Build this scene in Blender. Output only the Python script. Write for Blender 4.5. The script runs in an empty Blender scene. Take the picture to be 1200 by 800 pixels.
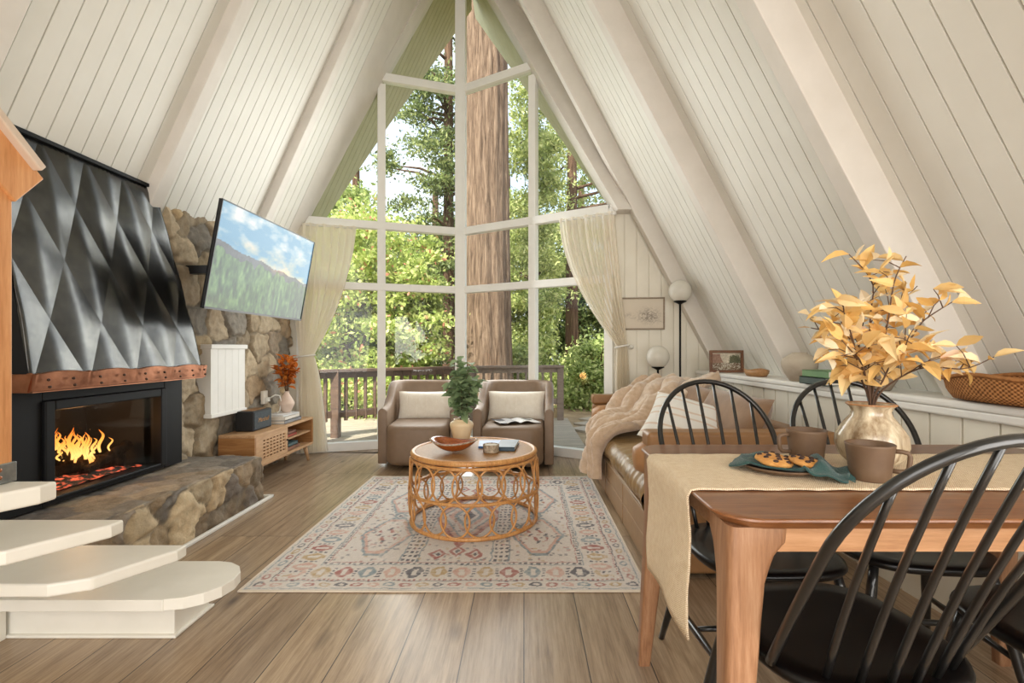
import bpy, bmesh, math, random
import numpy as np
from mathutils import Vector, Matrix, Euler
PI = math.pi
rnd = random.Random(7)
scene = bpy.context.scene
COL = scene.collection
F, CX, CY, H = 580.0, 614.0, 408.0, 1.1          # focal length in px of the 1200 px frame, vanishing point, eye height

def at(px, py, y):                                # image point at depth y -> room point
    return Vector(((px - CX) / F * y, y, H - (py - CY) / F * y))

def lin(c):
    out = []
    for v in c[:3]:
        v = v / 255.0
        out.append(v / 12.92 if v <= 0.04045 else ((v + 0.055) / 1.055) ** 2.4)
    return (out[0], out[1], out[2], 1.0)

# ------------------------------------------------------------------ materials
def nodes_of(name):
    m = bpy.data.materials.new(name)
    m.use_nodes = True
    nt = m.node_tree
    nt.nodes.clear()
    out = nt.nodes.new('ShaderNodeOutputMaterial')
    return m, nt, out

def N(nt, typ, ins=None, **kw):
    n = nt.nodes.new(typ)
    for k, v in kw.items():
        setattr(n, k, v)
    if ins:
        for k, v in ins.items():
            if hasattr(v, 'links') or isinstance(v, bpy.types.NodeSocket):
                nt.links.new(v, n.inputs[k])
            else:
                n.inputs[k].default_value = v
    return n

def ramp(nt, fac, stops, interp='LINEAR'):
    r = nt.nodes.new('ShaderNodeValToRGB')
    r.color_ramp.interpolation = interp
    el = r.color_ramp.elements
    while len(el) > 1:
        el.remove(el[-1])
    el[0].position, el[0].color = stops[0][0], stops[0][1]
    for p, c in stops[1:]:
        e = el.new(p)
        e.color = c
    nt.links.new(fac, r.inputs['Fac'])
    return r.outputs['Color']

def coords(nt, scale=(1, 1, 1), rot=(0, 0, 0), kind='Object'):
    t = N(nt, 'ShaderNodeTexCoord')
    mp = N(nt, 'ShaderNodeMapping', {'Vector': t.outputs[kind], 'Scale': scale, 'Rotation': rot})
    return mp.outputs['Vector']

def plain(name, c1, c2=None, rough=0.5, metal=0.0, scale=8.0, stretch=(1, 1, 1), bump=0.0, bscale=60.0,
          coat=0.0, spec=0.5, sheen=0.0, detail=4.0, trans=0.0):
    """principled surface whose colour drifts between two tones with noise"""
    m, nt, out = nodes_of(name)
    b = N(nt, 'ShaderNodeBsdfPrincipled', {'Roughness': rough, 'Metallic': metal, 'Coat Weight': coat,
                                           'Specular IOR Level': spec, 'Sheen Weight': sheen})
    v = coords(nt, stretch)
    no = N(nt, 'ShaderNodeTexNoise', {'Vector': v, 'Scale': scale, 'Detail': detail, 'Roughness': 0.6})
    c2 = c2 or c1
    col = ramp(nt, no.outputs['Fac'], [(0.3, lin(c1)), (0.7, lin(c2))])
    nt.links.new(col, b.inputs['Base Color'])
    if bump:
        n2 = N(nt, 'ShaderNodeTexNoise', {'Vector': v, 'Scale': bscale, 'Detail': 3.0})
        bp = N(nt, 'ShaderNodeBump', {'Strength': bump, 'Distance': 0.01, 'Height': n2.outputs['Fac']})
        nt.links.new(bp.outputs['Normal'], b.inputs['Normal'])
    sh = b.outputs['BSDF']
    if trans:
        t = N(nt, 'ShaderNodeBsdfTranslucent')
        nt.links.new(col, t.inputs['Color'])
        mx = N(nt, 'ShaderNodeMixShader', {0: trans, 1: sh, 2: t.outputs['BSDF']})
        sh = mx.outputs['Shader']
    nt.links.new(sh, out.inputs['Surface'])
    return m

def wood(name, c1, c2, c3, axis='X', scale=1.0, rough=0.45, coat=0.0, grain=1.0):
    """wood with grain running along one local axis"""
    m, nt, out = nodes_of(name)
    st = {'X': (0.7, 9, 9), 'Y': (9, 0.7, 9), 'Z': (9, 9, 0.7)}[axis]
    v = coords(nt, tuple(s * scale for s in st))
    n1 = N(nt, 'ShaderNodeTexNoise', {'Vector': v, 'Scale': 2.2, 'Detail': 7.0, 'Roughness': 0.62, 'Distortion': 0.4})
    v2 = coords(nt, tuple(s * scale * 4 for s in st))
    n2 = N(nt, 'ShaderNodeTexNoise', {'Vector': v2, 'Scale': 3.0, 'Detail': 4.0, 'Roughness': 0.7})
    mixf = N(nt, 'ShaderNodeMath', {0: n1.outputs['Fac'], 1: n2.outputs['Fac']}, operation='ADD')
    half = N(nt, 'ShaderNodeMath', {0: mixf.outputs[0], 1: 0.5}, operation='MULTIPLY')
    col = ramp(nt, half.outputs[0], [(0.34, lin(c1)), (0.5, lin(c2)), (0.68, lin(c3))])
    b = N(nt, 'ShaderNodeBsdfPrincipled', {'Base Color': col, 'Roughness': rough, 'Coat Weight': coat, 'Coat Roughness': 0.25})
    bp = N(nt, 'ShaderNodeBump', {'Strength': 0.12 * grain, 'Distance': 0.004, 'Height': half.outputs[0]})
    nt.links.new(bp.outputs['Normal'], b.inputs['Normal'])
    nt.links.new(b.outputs['BSDF'], out.inputs['Surface'])
    return m

def vcol(name, rough=0.7, bump=0.0, bscale=200, emit=0.0, sheen=0.0, noise=0.0, nscale=20, spec=0.4):
    """colour comes from the mesh's own pattern (colour attribute)"""
    m, nt, out = nodes_of(name)
    a = N(nt, 'ShaderNodeVertexColor', layer_name='pattern')
    b = N(nt, 'ShaderNodeBsdfPrincipled', {'Roughness': rough, 'Sheen Weight': sheen, 'Specular IOR Level': spec})
    col = a.outputs['Color']
    v = coords(nt)
    if noise:
        no = N(nt, 'ShaderNodeTexNoise', {'Vector': v, 'Scale': nscale, 'Detail': 6.0, 'Roughness': 0.65})
        r = ramp(nt, no.outputs['Fac'], [(0.3, (1 - noise, 1 - noise, 1 - noise, 1)), (0.7, (1 + noise, 1 + noise, 1 + noise, 1))])
        mx = N(nt, 'ShaderNodeMix', data_type='RGBA', blend_type='MULTIPLY')
        mx.inputs[0].default_value = 1.0
        nt.links.new(col, mx.inputs[6]); nt.links.new(r, mx.inputs[7])
        col = mx.outputs[2]
    nt.links.new(col, b.inputs['Base Color'])
    if emit:
        nt.links.remove(b.inputs['Base Color'].links[0]); b.inputs['Base Color'].default_value = (.01, .01, .01, 1)
        nt.links.new(col, b.inputs['Emission Color'])
        b.inputs['Emission Strength'].default_value = emit
    if bump:
        n2 = N(nt, 'ShaderNodeTexNoise', {'Vector': v, 'Scale': bscale, 'Detail': 4.0, 'Roughness': 0.7})
        bp = N(nt, 'ShaderNodeBump', {'Strength': bump, 'Distance': 0.01, 'Height': n2.outputs['Fac']})
        nt.links.new(bp.outputs['Normal'], b.inputs['Normal'])
    nt.links.new(b.outputs['BSDF'], out.inputs['Surface'])
    return m

def leafmat(name, stops, trans=0.45, rough=0.5):
    """leaves: each leaf takes its own tone"""
    m, nt, out = nodes_of(name)
    g = N(nt, 'ShaderNodeNewGeometry')
    col = ramp(nt, g.outputs['Random Per Island'], [(p, lin(c)) for p, c in stops])
    b = N(nt, 'ShaderNodeBsdfPrincipled', {'Base Color': col, 'Roughness': rough, 'Specular IOR Level': 0.35})
    t = N(nt, 'ShaderNodeBsdfTranslucent', {'Color': col})
    mx = N(nt, 'ShaderNodeMixShader', {0: trans, 1: b.outputs['BSDF'], 2: t.outputs['BSDF']})
    nt.links.new(mx.outputs['Shader'], out.inputs['Surface'])
    return m

# floor: wide oak planks running away from the camera
def floor_mat():
    m, nt, out = nodes_of('oak_planks')
    t = N(nt, 'ShaderNodeTexCoord')
    sx = N(nt, 'ShaderNodeSeparateXYZ', {0: t.outputs['Object']})
    cb = N(nt, 'ShaderNodeCombineXYZ', {0: sx.outputs['Y'], 1: sx.outputs['X'], 2: 0.0})
    br = N(nt, 'ShaderNodeTexBrick', {'Vector': cb.outputs[0], 'Color1': (0.1, 0.1, 0.1, 1), 'Color2': (0.9, 0.9, 0.9, 1),
                                      'Mortar': (0, 0, 0, 1), 'Scale': 1.0, 'Mortar Size': 0.0021, 'Mortar Smooth': 0.1,
                                      'Bias': 0.0, 'Brick Width': 1.45, 'Row Height': 0.222}, offset=0.37, offset_frequency=3)
    # every plank gets its own stretch of grain
    off = N(nt, 'ShaderNodeMath', {0: br.outputs['Color'], 1: 37.0}, operation='MULTIPLY')
    cb2 = N(nt, 'ShaderNodeCombineXYZ', {0: sx.outputs['X'], 1: sx.outputs['Y'], 2: off.outputs[0]})
    mp = N(nt, 'ShaderNodeMapping', {'Vector': cb2.outputs[0], 'Scale': (15, 0.75, 1)})
    n1 = N(nt, 'ShaderNodeTexNoise', {'Vector': mp.outputs[0], 'Scale': 1.6, 'Detail': 8.0, 'Roughness': 0.66, 'Distortion': 0.6})
    mp2 = N(nt, 'ShaderNodeMapping', {'Vector': cb2.outputs[0], 'Scale': (60, 3, 1)})
    n2 = N(nt, 'ShaderNodeTexNoise', {'Vector': mp2.outputs[0], 'Scale': 2.0, 'Detail': 4.0, 'Roughness': 0.7})
    mpk = N(nt, 'ShaderNodeMapping', {'Vector': cb2.outputs[0], 'Scale': (5.5, 1.9, 1)})
    vk = N(nt, 'ShaderNodeTexVoronoi', {'Vector': mpk.outputs[0], 'Scale': 1.0, 'Randomness': 1.0})
    knot = ramp(nt, vk.outputs['Distance'], [(0.03, (.95, .95, .95, 1)), (0.085, (.5, .5, .5, 1)), (0.19, (0, 0, 0, 1))])
    s = N(nt, 'ShaderNodeMath', {0: n1.outputs['Fac'], 1: 0.58}, operation='MULTIPLY')
    s2 = N(nt, 'ShaderNodeMath', {0: n2.outputs['Fac'], 1: 0.42, 2: s.outputs[0]}, operation='MULTIPLY_ADD')
    col = ramp(nt, s2.outputs[0], [(0.31, lin((104, 84, 64))), (0.44, lin((152, 129, 104))), (0.56, lin((178, 155, 128))), (0.72, lin((198, 178, 152)))])
    tone = ramp(nt, br.outputs['Color'], [(0.0, (0.74, 0.74, 0.77, 1)), (1.0, (1.12, 1.1, 1.05, 1))])
    mx = N(nt, 'ShaderNodeMix', data_type='RGBA', blend_type='MULTIPLY'); mx.inputs[0].default_value = 1
    nt.links.new(col, mx.inputs[6]); nt.links.new(tone, mx.inputs[7])
    mk = N(nt, 'ShaderNodeMix', data_type='RGBA', blend_type='MIX')
    nt.links.new(knot, mk.inputs[0]); nt.links.new(mx.outputs[2], mk.inputs[6]); mk.inputs[7].default_value = lin((78, 60, 47))
    mm = N(nt, 'ShaderNodeMix', data_type='RGBA', blend_type='MIX')
    nt.links.new(br.outputs['Fac'], mm.inputs[0]); nt.links.new(mk.outputs[2], mm.inputs[6]); mm.inputs[7].default_value = lin((58, 46, 37))
    b = N(nt, 'ShaderNodeBsdfPrincipled', {'Base Color': mm.outputs[2], 'Roughness': 0.29, 'Specular IOR Level': 0.55})
    inv = N(nt, 'ShaderNodeMath', {0: s2.outputs[0], 1: br.outputs['Fac']}, operation='SUBTRACT')
    bp = N(nt, 'ShaderNodeBump', {'Strength': 0.25, 'Distance': 0.003, 'Height': inv.outputs[0]})
    nt.links.new(bp.outputs['Normal'], b.inputs['Normal'])
    nt.links.new(b.outputs['BSDF'], out.inputs['Surface'])
    return m

def glass_mat():
    m, nt, out = nodes_of('window_glass')
    tr = N(nt, 'ShaderNodeBsdfTransparent', {'Color': (0.97, 0.985, 0.97, 1)})
    gl = N(nt, 'ShaderNodeBsdfGlossy', {'Roughness': 0.02, 'Color': (1, 1, 1, 1)})
    mx = N(nt, 'ShaderNodeMixShader', {0: 0.018, 1: tr.outputs[0], 2: gl.outputs[0]})
    nt.links.new(mx.outputs[0], out.inputs['Surface'])
    return m

def curtain_mat():
    m, nt, out = nodes_of('sheer_linen')
    v = coords(nt, (300, 300, 300))
    w = N(nt, 'ShaderNodeTexNoise', {'Vector': v, 'Scale': 1.0, 'Detail': 2.0})
    col = ramp(nt, w.outputs['Fac'], [(0.3, lin((248, 240, 225))), (0.7, lin((254, 250, 240)))])
    d = N(nt, 'ShaderNodeBsdfDiffuse', {'Color': col})
    t = N(nt, 'ShaderNodeBsdfTranslucent', {'Color': col})
    tr = N(nt, 'ShaderNodeBsdfTransparent')
    a = N(nt, 'ShaderNodeMixShader', {0: 0.46, 1: d.outputs[0], 2: t.outputs[0]})
    b = N(nt, 'ShaderNodeMixShader', {0: 0.12, 1: a.outputs[0], 2: tr.outputs[0]})
    nt.links.new(b.outputs[0], out.inputs['Surface'])
    return m

def flame_mat():
    m, nt, out = nodes_of('flame')
    t = N(nt, 'ShaderNodeTexCoord')
    s = N(nt, 'ShaderNodeSeparateXYZ', {0: t.outputs['Generated']})
    col = ramp(nt, s.outputs['Z'], [(0.0, (1.0, 0.30, 0.05, 1)), (0.3, (1.0, 0.55, 0.16, 1)), (0.6, (1.0, 0.36, 0.06, 1)), (1.0, (0.9, 0.14, 0.01, 1))])
    lw = N(nt, 'ShaderNodeLayerWeight', {'Blend': 0.35})
    e = N(nt, 'ShaderNodeEmission', {'Color': col, 'Strength': 1.9})
    tr = N(nt, 'ShaderNodeBsdfTransparent')
    mx = N(nt, 'ShaderNodeMixShader', {0: lw.outputs['Facing'], 1: e.outputs[0], 2: tr.outputs[0]})
    nt.links.new(mx.outputs[0], out.inputs['Surface'])
    return m

def ember_mat():
    m, nt, out = nodes_of('embers')
    v = coords(nt)
    no = N(nt, 'ShaderNodeTexNoise', {'Vector': v, 'Scale': 26.0, 'Detail': 3.0})
    st = ramp(nt, no.outputs['Fac'], [(0.5, (0, 0, 0, 1)), (0.68, (1.0, 0.13, 0.05, 1)), (0.8, (1.0, 0.4, 0.2, 1))])
    b = N(nt, 'ShaderNodeBsdfPrincipled', {'Base Color': lin((40, 34, 32)), 'Roughness': 0.9, 'Emission Strength': 1.6})
    nt.links.new(st, b.inputs['Emission Color'])
    nt.links.new(b.outputs[0], out.inputs['Surface'])
    return m

def bark_mat(name, c1, c2, c3, sc=1.0):
    m, nt, out = nodes_of(name)
    v = coords(nt, (9 * sc, 9 * sc, 0.7 * sc))
    n1 = N(nt, 'ShaderNodeTexNoise', {'Vector': v, 'Scale': 1.6, 'Detail': 8.0, 'Roughness': 0.7, 'Distortion': 0.5})
    col = ramp(nt, n1.outputs['Fac'], [(0.3, lin(c1)), (0.5, lin(c2)), (0.7, lin(c3))])
    b = N(nt, 'ShaderNodeBsdfPrincipled', {'Base Color': col, 'Roughness': 0.95, 'Specular IOR Level': 0.1})
    bp = N(nt, 'ShaderNodeBump', {'Strength': 0.7, 'Distance': 0.05, 'Height': n1.outputs['Fac']})
    nt.links.new(bp.outputs['Normal'], b.inputs['Normal'])
    nt.links.new(b.outputs['BSDF'], out.inputs['Surface'])
    return m

def weave_mat(name, c1, c2, sx, sy, rough=0.85, bump=0.5, axes='XY'):
    m, nt, out = nodes_of(name)
    t = N(nt, 'ShaderNodeTexCoord')
    s = N(nt, 'ShaderNodeSeparateXYZ', {0: t.outputs['Object']})
    if axes == 'UV':
        s = N(nt, 'ShaderNodeSeparateXYZ', {0: t.outputs['UV']})
        axes = 'XY'
    a = N(nt, 'ShaderNodeMath', {0: s.outputs[axes[0]], 1: sx}, operation='MULTIPLY')
    b_ = N(nt, 'ShaderNodeMath', {0: s.outputs[axes[1]], 1: sy}, operation='MULTIPLY')
    sa = N(nt, 'ShaderNodeMath', {0: a.outputs[0]}, operation='SINE')
    sb = N(nt, 'ShaderNodeMath', {0: b_.outputs[0]}, operation='SINE')
    pr = N(nt, 'ShaderNodeMath', {0: sa.outputs[0], 1: sb.outputs[0]}, operation='MULTIPLY')
    no = N(nt, 'ShaderNodeTexNoise', {'Vector': t.outputs['Object'], 'Scale': 60.0, 'Detail': 5.0})
    n2 = N(nt, 'ShaderNodeMath', {0: no.outputs['Fac'], 1: 1.6, 2: pr.outputs[0]}, operation='MULTIPLY_ADD')
    n3 = N(nt, 'ShaderNodeMath', {0: n2.outputs[0], 1: 0.36}, operation='MULTIPLY')
    col = ramp(nt, n3.outputs[0], [(0.05, lin(c1)), (0.45, lin(c2))])
    b = N(nt, 'ShaderNodeBsdfPrincipled', {'Base Color': col, 'Roughness': rough, 'Specular IOR Level': 0.25})
    bp = N(nt, 'ShaderNodeBump', {'Strength': bump, 'Distance': 0.004, 'Height': n3.outputs[0]})
    nt.links.new(bp.outputs['Normal'], b.inputs['Normal'])
    nt.links.new(b.outputs['BSDF'], out.inputs['Surface'])
    return m

M = {}
M['floor'] = floor_mat()
M['ceil'] = plain('white_boards', (222, 219, 210), (229, 227, 219), rough=0.5, scale=3)
M['beam'] = plain('white_beam_paint', (214, 208, 199), (223, 217, 209), rough=0.55, scale=5, bump=0.05, bscale=30)
M['wallw'] = plain('cream_wall_paint', (225, 219, 203), (231, 226, 212), rough=0.5, scale=4)
M['frame'] = plain('window_frame_paint', (240, 240, 236), (245, 245, 241), rough=0.45, scale=6)
M['glass'] = glass_mat()
M['soffit'] = plain('olive_soffit_paint', (186, 184, 150), (196, 194, 162), rough=0.8, scale=5)
M['stone'] = vcol('field_stone', rough=0.8, bump=0.55, bscale=45, noise=0.28, nscale=14)
M['blackmetal'] = plain('black_hammered_metal', (70, 70, 70), (98, 97, 94), rough=0.27, metal=0.95, scale=6, bump=0.06, bscale=18)
M['blackpaint'] = plain('black_steel_paint', (9, 9, 10), (14, 14, 15), rough=0.55, spec=0.25)
M['firebox'] = plain('firebox_black', (16, 15, 15), (24, 22, 21), rough=0.85)
M['copper'] = plain('hammered_copper', (126, 82, 60), (172, 118, 90), rough=0.36, metal=1.0, scale=9, bump=0.12, bscale=22)
M['rivet'] = plain('dark_rivet', (70, 55, 48), (90, 70, 60), rough=0.4, metal=0.9)
M['log'] = bark_mat('charred_log', (22, 17, 14), (46, 34, 26), (84, 62, 46), 2.0)
M['flame'] = flame_mat()
M['ember'] = ember_mat()
M['stair'] = plain('stair_white_paint', (226, 222, 210), (234, 230, 219), rough=0.4, scale=5, bump=0.05, bscale=25)
M['fir'] = wood('orange_fir', (190, 126, 74), (212, 150, 96), (226, 170, 118), 'Z', rough=0.45)
M['railtop'] = plain('grey_white_rail', (206, 186, 166), (220, 204, 188), rough=0.5)
M['zinc'] = plain('galvanised_zinc', (140, 148, 150), (176, 182, 182), rough=0.35, metal=0.9, scale=30)
M['tvbody'] = plain('tv_black_plastic', (22, 22, 24), rough=0.35)
M['tvscreen'] = vcol('tv_picture', rough=0.1, emit=0.78, spec=0.3)
M['white'] = plain('white_paint', (228, 226, 220), (234, 232, 226), rough=0.5)
M['ash'] = wood('pale_ash', (166, 126, 88), (192, 152, 112), (208, 172, 134), 'Y', rough=0.5)
M['ashend'] = wood('honey_oak_end', (130, 86, 48), (160, 112, 66), (182, 136, 86), 'X', rough=0.45)
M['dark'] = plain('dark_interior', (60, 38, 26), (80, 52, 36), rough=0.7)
M['speaker'] = plain('black_vinyl', (17, 17, 18), (24, 24, 25), rough=0.55, bump=0.2, bscale=400)
M['grille'] = weave_mat('speaker_cloth', (52, 58, 62), (92, 98, 102), 1500, 1500, axes='YZ', bump=0.2)
M['brass'] = plain('brass_script', (178, 136, 96), rough=0.35, metal=0.9)
M['paper'] = plain('book_pages', (226, 220, 208), (236, 231, 222), rough=0.8, scale=30, stretch=(1, 1, 30))
M['cream_cover'] = plain('cream_cover', (222, 214, 202), (230, 224, 213), rough=0.7)
M['grey_cover'] = plain('grey_cover', (128, 130, 134), (146, 148, 152), rough=0.6)
M['white_cover'] = plain('white_cover', (224, 224, 224), (234, 234, 234), rough=0.4)
M['red_cover'] = plain('red_box', (150, 62, 44), (170, 80, 60), rough=0.6)
M['teal_cover'] = plain('teal_box', (70, 92, 96), (92, 112, 114), rough=0.6)
M['brown_cover'] = plain('brown_box', (120, 84, 66), (150, 108, 88), rough=0.6)
M['blue_cover'] = plain('blue_cover', (50, 94, 152), (86, 132, 188), rough=0.4, scale=12)
M['navy_cover'] = plain('slate_cover', (42, 62, 76), (60, 82, 96), rough=0.45)
M['green_cover'] = plain('green_cover', (92, 132, 84), (116, 152, 100), rough=0.55)
M['dgreen_cover'] = plain('dark_green_cover', (52, 68, 62), (66, 84, 76), rough=0.55)
M['pinkvase'] = plain('pale_clay', (214, 190, 172), (224, 203, 188), rough=0.75, scale=12)
M['orange_leaf'] = leafmat('orange_leaves', [(0, (176, 92, 28)), (0.4, (206, 116, 40)), (0.8, (224, 142, 62)), (1, (190, 100, 36))], 0.25)
M['twig'] = plain('dark_twig', (78, 56, 42), (100, 74, 54), rough=0.8)
M['curtain'] = curtain_mat()
M['leather_taupe'] = plain('taupe_leather', (124, 102, 82), (140, 118, 98), rough=0.5, scale=5, bump=0.05, bscale=160)
M['linen'] = plain('cream_linen', (236, 228, 214), (244, 238, 227), rough=0.9, scale=30, bump=0.12, bscale=500, sheen=0.2)
M['magazine'] = vcol('magazine_page', rough=0.35)
M['creampot'] = plain('cream_glaze', (226, 200, 160), (236, 214, 178), rough=0.4, scale=5)
M['euca'] = leafmat('green_foliage', [(0, (100, 122, 84)), (0.4, (132, 154, 112)), (0.75, (158, 178, 136)), (1, (116, 140, 92))], 0.2)
M['rattan'] = wood('honey_rattan', (166, 112, 58), (198, 142, 82), (222, 172, 112), 'Z', scale=2, rough=0.42, coat=0.15)
M['cane'] = weave_mat('woven_table_top', (142, 102, 62), (178, 136, 90), 420, 420, rough=0.5, bump=0.15)
M['bowlwood'] = wood('glossy_acacia', (98, 44, 14), (158, 80, 30), (190, 106, 46), 'X', scale=1.6, rough=0.25, coat=0.5)
M['bark'] = plain('pale_bark_edge', (120, 102, 84), (206, 190, 166), rough=0.9, scale=60, bump=0.5, bscale=120)
M['rug'] = vcol('rug_pattern', rough=0.95, bump=0.5, bscale=260, sheen=0.15, noise=0.12, nscale=120, spec=0.1)
M['rugedge'] = plain('rug_binding', (214, 200, 180), (224, 212, 194), rough=0.95, bump=0.3, bscale=300)
M['leather'] = plain('olive_tan_leather', (130, 104, 68), (158, 130, 92), rough=0.38, scale=5, bump=0.18, bscale=26)
M['leather_side'] = plain('tan_leather_panel', (146, 116, 84), (166, 136, 102), rough=0.45, scale=4, bump=0.06, bscale=90)
M['leather_tan'] = plain('caramel_leather', (156, 112, 72), (180, 134, 90), rough=0.42, scale=6, bump=0.12, bscale=30)
M['leather_brown'] = plain('rust_leather', (138, 100, 62), (162, 120, 78), rough=0.42, scale=5, bump=0.08, bscale=60)
M['suede'] = plain('brown_suede', (122, 92, 66), (152, 120, 90), rough=0.85, scale=6, sheen=0.4, bump=0.1, bscale=80)
M['knit'] = plain('blush_chunky_knit', (192, 165, 138), (212, 188, 163), rough=0.95, scale=24, sheen=0.6, bump=0.45, bscale=140)
M['whiteknit'] = vcol('white_woven_pillow', rough=0.95, bump=0.5, bscale=240, sheen=0.3)
M['lampblack'] = plain('lamp_black_metal', (18, 18, 18), rough=0.35, metal=0.6)
M['globe'] = plain('milk_glass', (236, 232, 222), (240, 237, 229), rough=0.18, spec=0.5, trans=0.4)
M['sketch'] = vcol('pencil_sketch', rough=0.6)
M['greyframe'] = wood('weathered_frame', (118, 102, 84), (142, 126, 106), (162, 146, 126), 'X', rough=0.6)
M['walframe'] = wood('walnut_frame', (84, 52, 32), (112, 72, 46), (134, 92, 60), 'X', rough=0.5)
M['canvas'] = vcol('oil_painting', rough=0.55)
M['bowlash'] = wood('light_bowl_wood', (150, 106, 64), (178, 134, 88), (200, 158, 112), 'Y', rough=0.55)
M['stoneware'] = plain('oatmeal_stoneware', (180, 166, 148), (192, 180, 162), rough=0.85, scale=14, bump=0.08, bscale=90)
M['darkvase'] = plain('mushroom_stoneware', (140, 126, 110), (156, 142, 124), rough=0.8, scale=10)
M['basket'] = weave_mat('woven_basket', (112, 68, 32), (190, 132, 80), 300, 420, axes='UV', bump=0.8)
M['walnut'] = wood('table_walnut_top', (98, 56, 26), (130, 80, 42), (156, 104, 60), 'X', scale=1.0, rough=0.34, coat=0.25)
M['tableleg'] = wood('table_leg_wood', (124, 84, 56), (152, 110, 78), (176, 136, 104), 'Z', rough=0.42, coat=0.15)
M['apron'] = wood('table_apron_wood', (152, 106, 68), (178, 130, 88), (196, 150, 110), 'X', rough=0.42, coat=0.15)
M['jute'] = weave_mat('jute_runner', (214, 187, 149), (243, 226, 199), 1250, 900, bump=0.7, axes='UV')
M['blackwood'] = plain('black_lacquer', (6, 5, 5), (10, 8, 8), rough=0.34, scale=9, coat=0.12, spec=0.3)
M['blackframe'] = plain('black_satin_rod', (30, 29, 28), (38, 37, 36), rough=0.3, metal=0.3, coat=0.5)
M['mug'] = plain('brown_stoneware', (102, 78, 58), (114, 90, 68), rough=0.6, scale=20)
M['muginner'] = plain('mug_inner_glaze', (92, 88, 80), (104, 100, 92), rough=0.3)
M['napkin'] = plain('teal_linen', (28, 62, 60), (42, 80, 76), rough=0.9, scale=30, bump=0.4, bscale=300, sheen=0.2)
M['cookie'] = plain('cookie_dough', (190, 128, 62), (218, 164, 94), rough=0.85, scale=40, bump=0.5, bscale=90)
M['chip'] = plain('chocolate_chip', (42, 22, 14), (58, 32, 22), rough=0.4)
M['glaze'] = plain('streaked_cream_glaze', (128, 100, 68), (214, 200, 172), rough=0.22, scale=4.5, stretch=(9, 9, 1.2), coat=0.4)
M['glazerim'] = plain('brown_glaze_rim', (160, 112, 70), (184, 138, 94), rough=0.35)
M['yellow_leaf'] = leafmat('golden_leaves', [(0, (226, 180, 104)), (0.35, (236, 200, 132)), (0.68, (242, 216, 164)), (0.84, (246, 234, 208)), (0.9, (236, 182, 152)), (0.95, (234, 192, 116)), (1, (222, 170, 96))], 0.3)
M['deckwood'] = wood('grey_deck_boards', (120, 112, 100), (150, 140, 124), (172, 160, 142), 'X', rough=0.8)
M['railwood'] = wood('brown_railing', (74, 56, 46), (98, 76, 62), (116, 92, 78), 'X', rough=0.7)
M['railgrey'] = wood('weathered_railing', (104, 90, 80), (128, 112, 100), (146, 130, 116), 'X', rough=0.8)
M['redwood'] = bark_mat('cedar_bark', (54, 44, 37), (114, 95, 80), (158, 137, 118), 2.0)
M['pinebark'] = bark_mat('pine_bark', (52, 40, 34), (92, 72, 58), (128, 104, 86), 1.8)
M['ground'] = plain('forest_floor', (112, 92, 68), (156, 136, 104), rough=0.95, scale=3, bump=0.4, bscale=20)
M['maple'] = leafmat('maple_leaves', [(0, (138, 160, 84)), (0.3, (172, 190, 106)), (0.6, (200, 212, 130)), (0.88, (224, 228, 160)), (0.94, (150, 168, 88)), (0.965, (224, 156, 136)), (1, (226, 146, 130))], 0.5)
M['maple2'] = leafmat('maple_leaves_green', [(0, (108, 128, 72)), (0.4, (144, 162, 94)), (0.75, (178, 192, 118)), (1, (214, 218, 158))], 0.5)
M['conifer'] = leafmat('conifer_sprays', [(0, (76, 92, 58)), (0.4, (108, 124, 76)), (0.75, (140, 154, 94)), (1, (182, 188, 126))], 0.4)
M['conifer2'] = leafmat('conifer_sprays_light', [(0, (120, 136, 80)), (0.4, (160, 174, 104)), (0.75, (196, 204, 130)), (1, (226, 226, 170))], 0.45)

# ------------------------------------------------------------------ object helpers
def world_off(parent):
    v = Vector((0, 0, 0))
    while parent is not None:
        v += parent.location
        parent = parent.parent
    return v

def link(name, me, mat, parent=None, smooth=False, off=True):
    o = bpy.data.objects.new(name, me)
    COL.objects.link(o)
    if mat is not None and not me.materials:
        if isinstance(mat, (list, tuple)):
            for x in mat:
                me.materials.append(x)
        else:
            me.materials.append(mat)
    if parent is not None:
        if off:
            v = world_off(parent)
            if v.length > 0:
                me.transform(Matrix.Translation(-v))
        o.parent = parent
    if smooth:
        me.polygons.foreach_set('use_smooth', [True] * len(me.polygons))
    return o

def recenter(o):
    """put a one-mesh thing's origin at the centre of its base"""
    co = np.empty(len(o.data.vertices) * 3)
    o.data.vertices.foreach_get('co', co)
    co = co.reshape(-1, 3)
    c = (co.min(0) + co.max(0)) / 2
    c[2] = co[:, 2].min()
    v = Vector(c)
    o.data.transform(Matrix.Translation(-v))
    o.location = o.location + v
    return o

def thing(name, label, cat, loc=(0, 0, 0), group=None, rz=0):
    o = bpy.data.objects.new(name, None)
    COL.objects.link(o)
    o.empty_display_size = 0.1
    o.location = loc
    o.rotation_euler = (0, 0, rz)
    o['label'] = label
    o['category'] = cat
    if group:
        o['group'] = group
    return o

def tag(o, label, cat, group=None, kind=None):
    o['label'] = label
    o['category'] = cat
    if group:
        o['group'] = group
    if kind:
        o['kind'] = kind
    return o

def struct(o):
    o['kind'] = 'structure'
    return o

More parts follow.
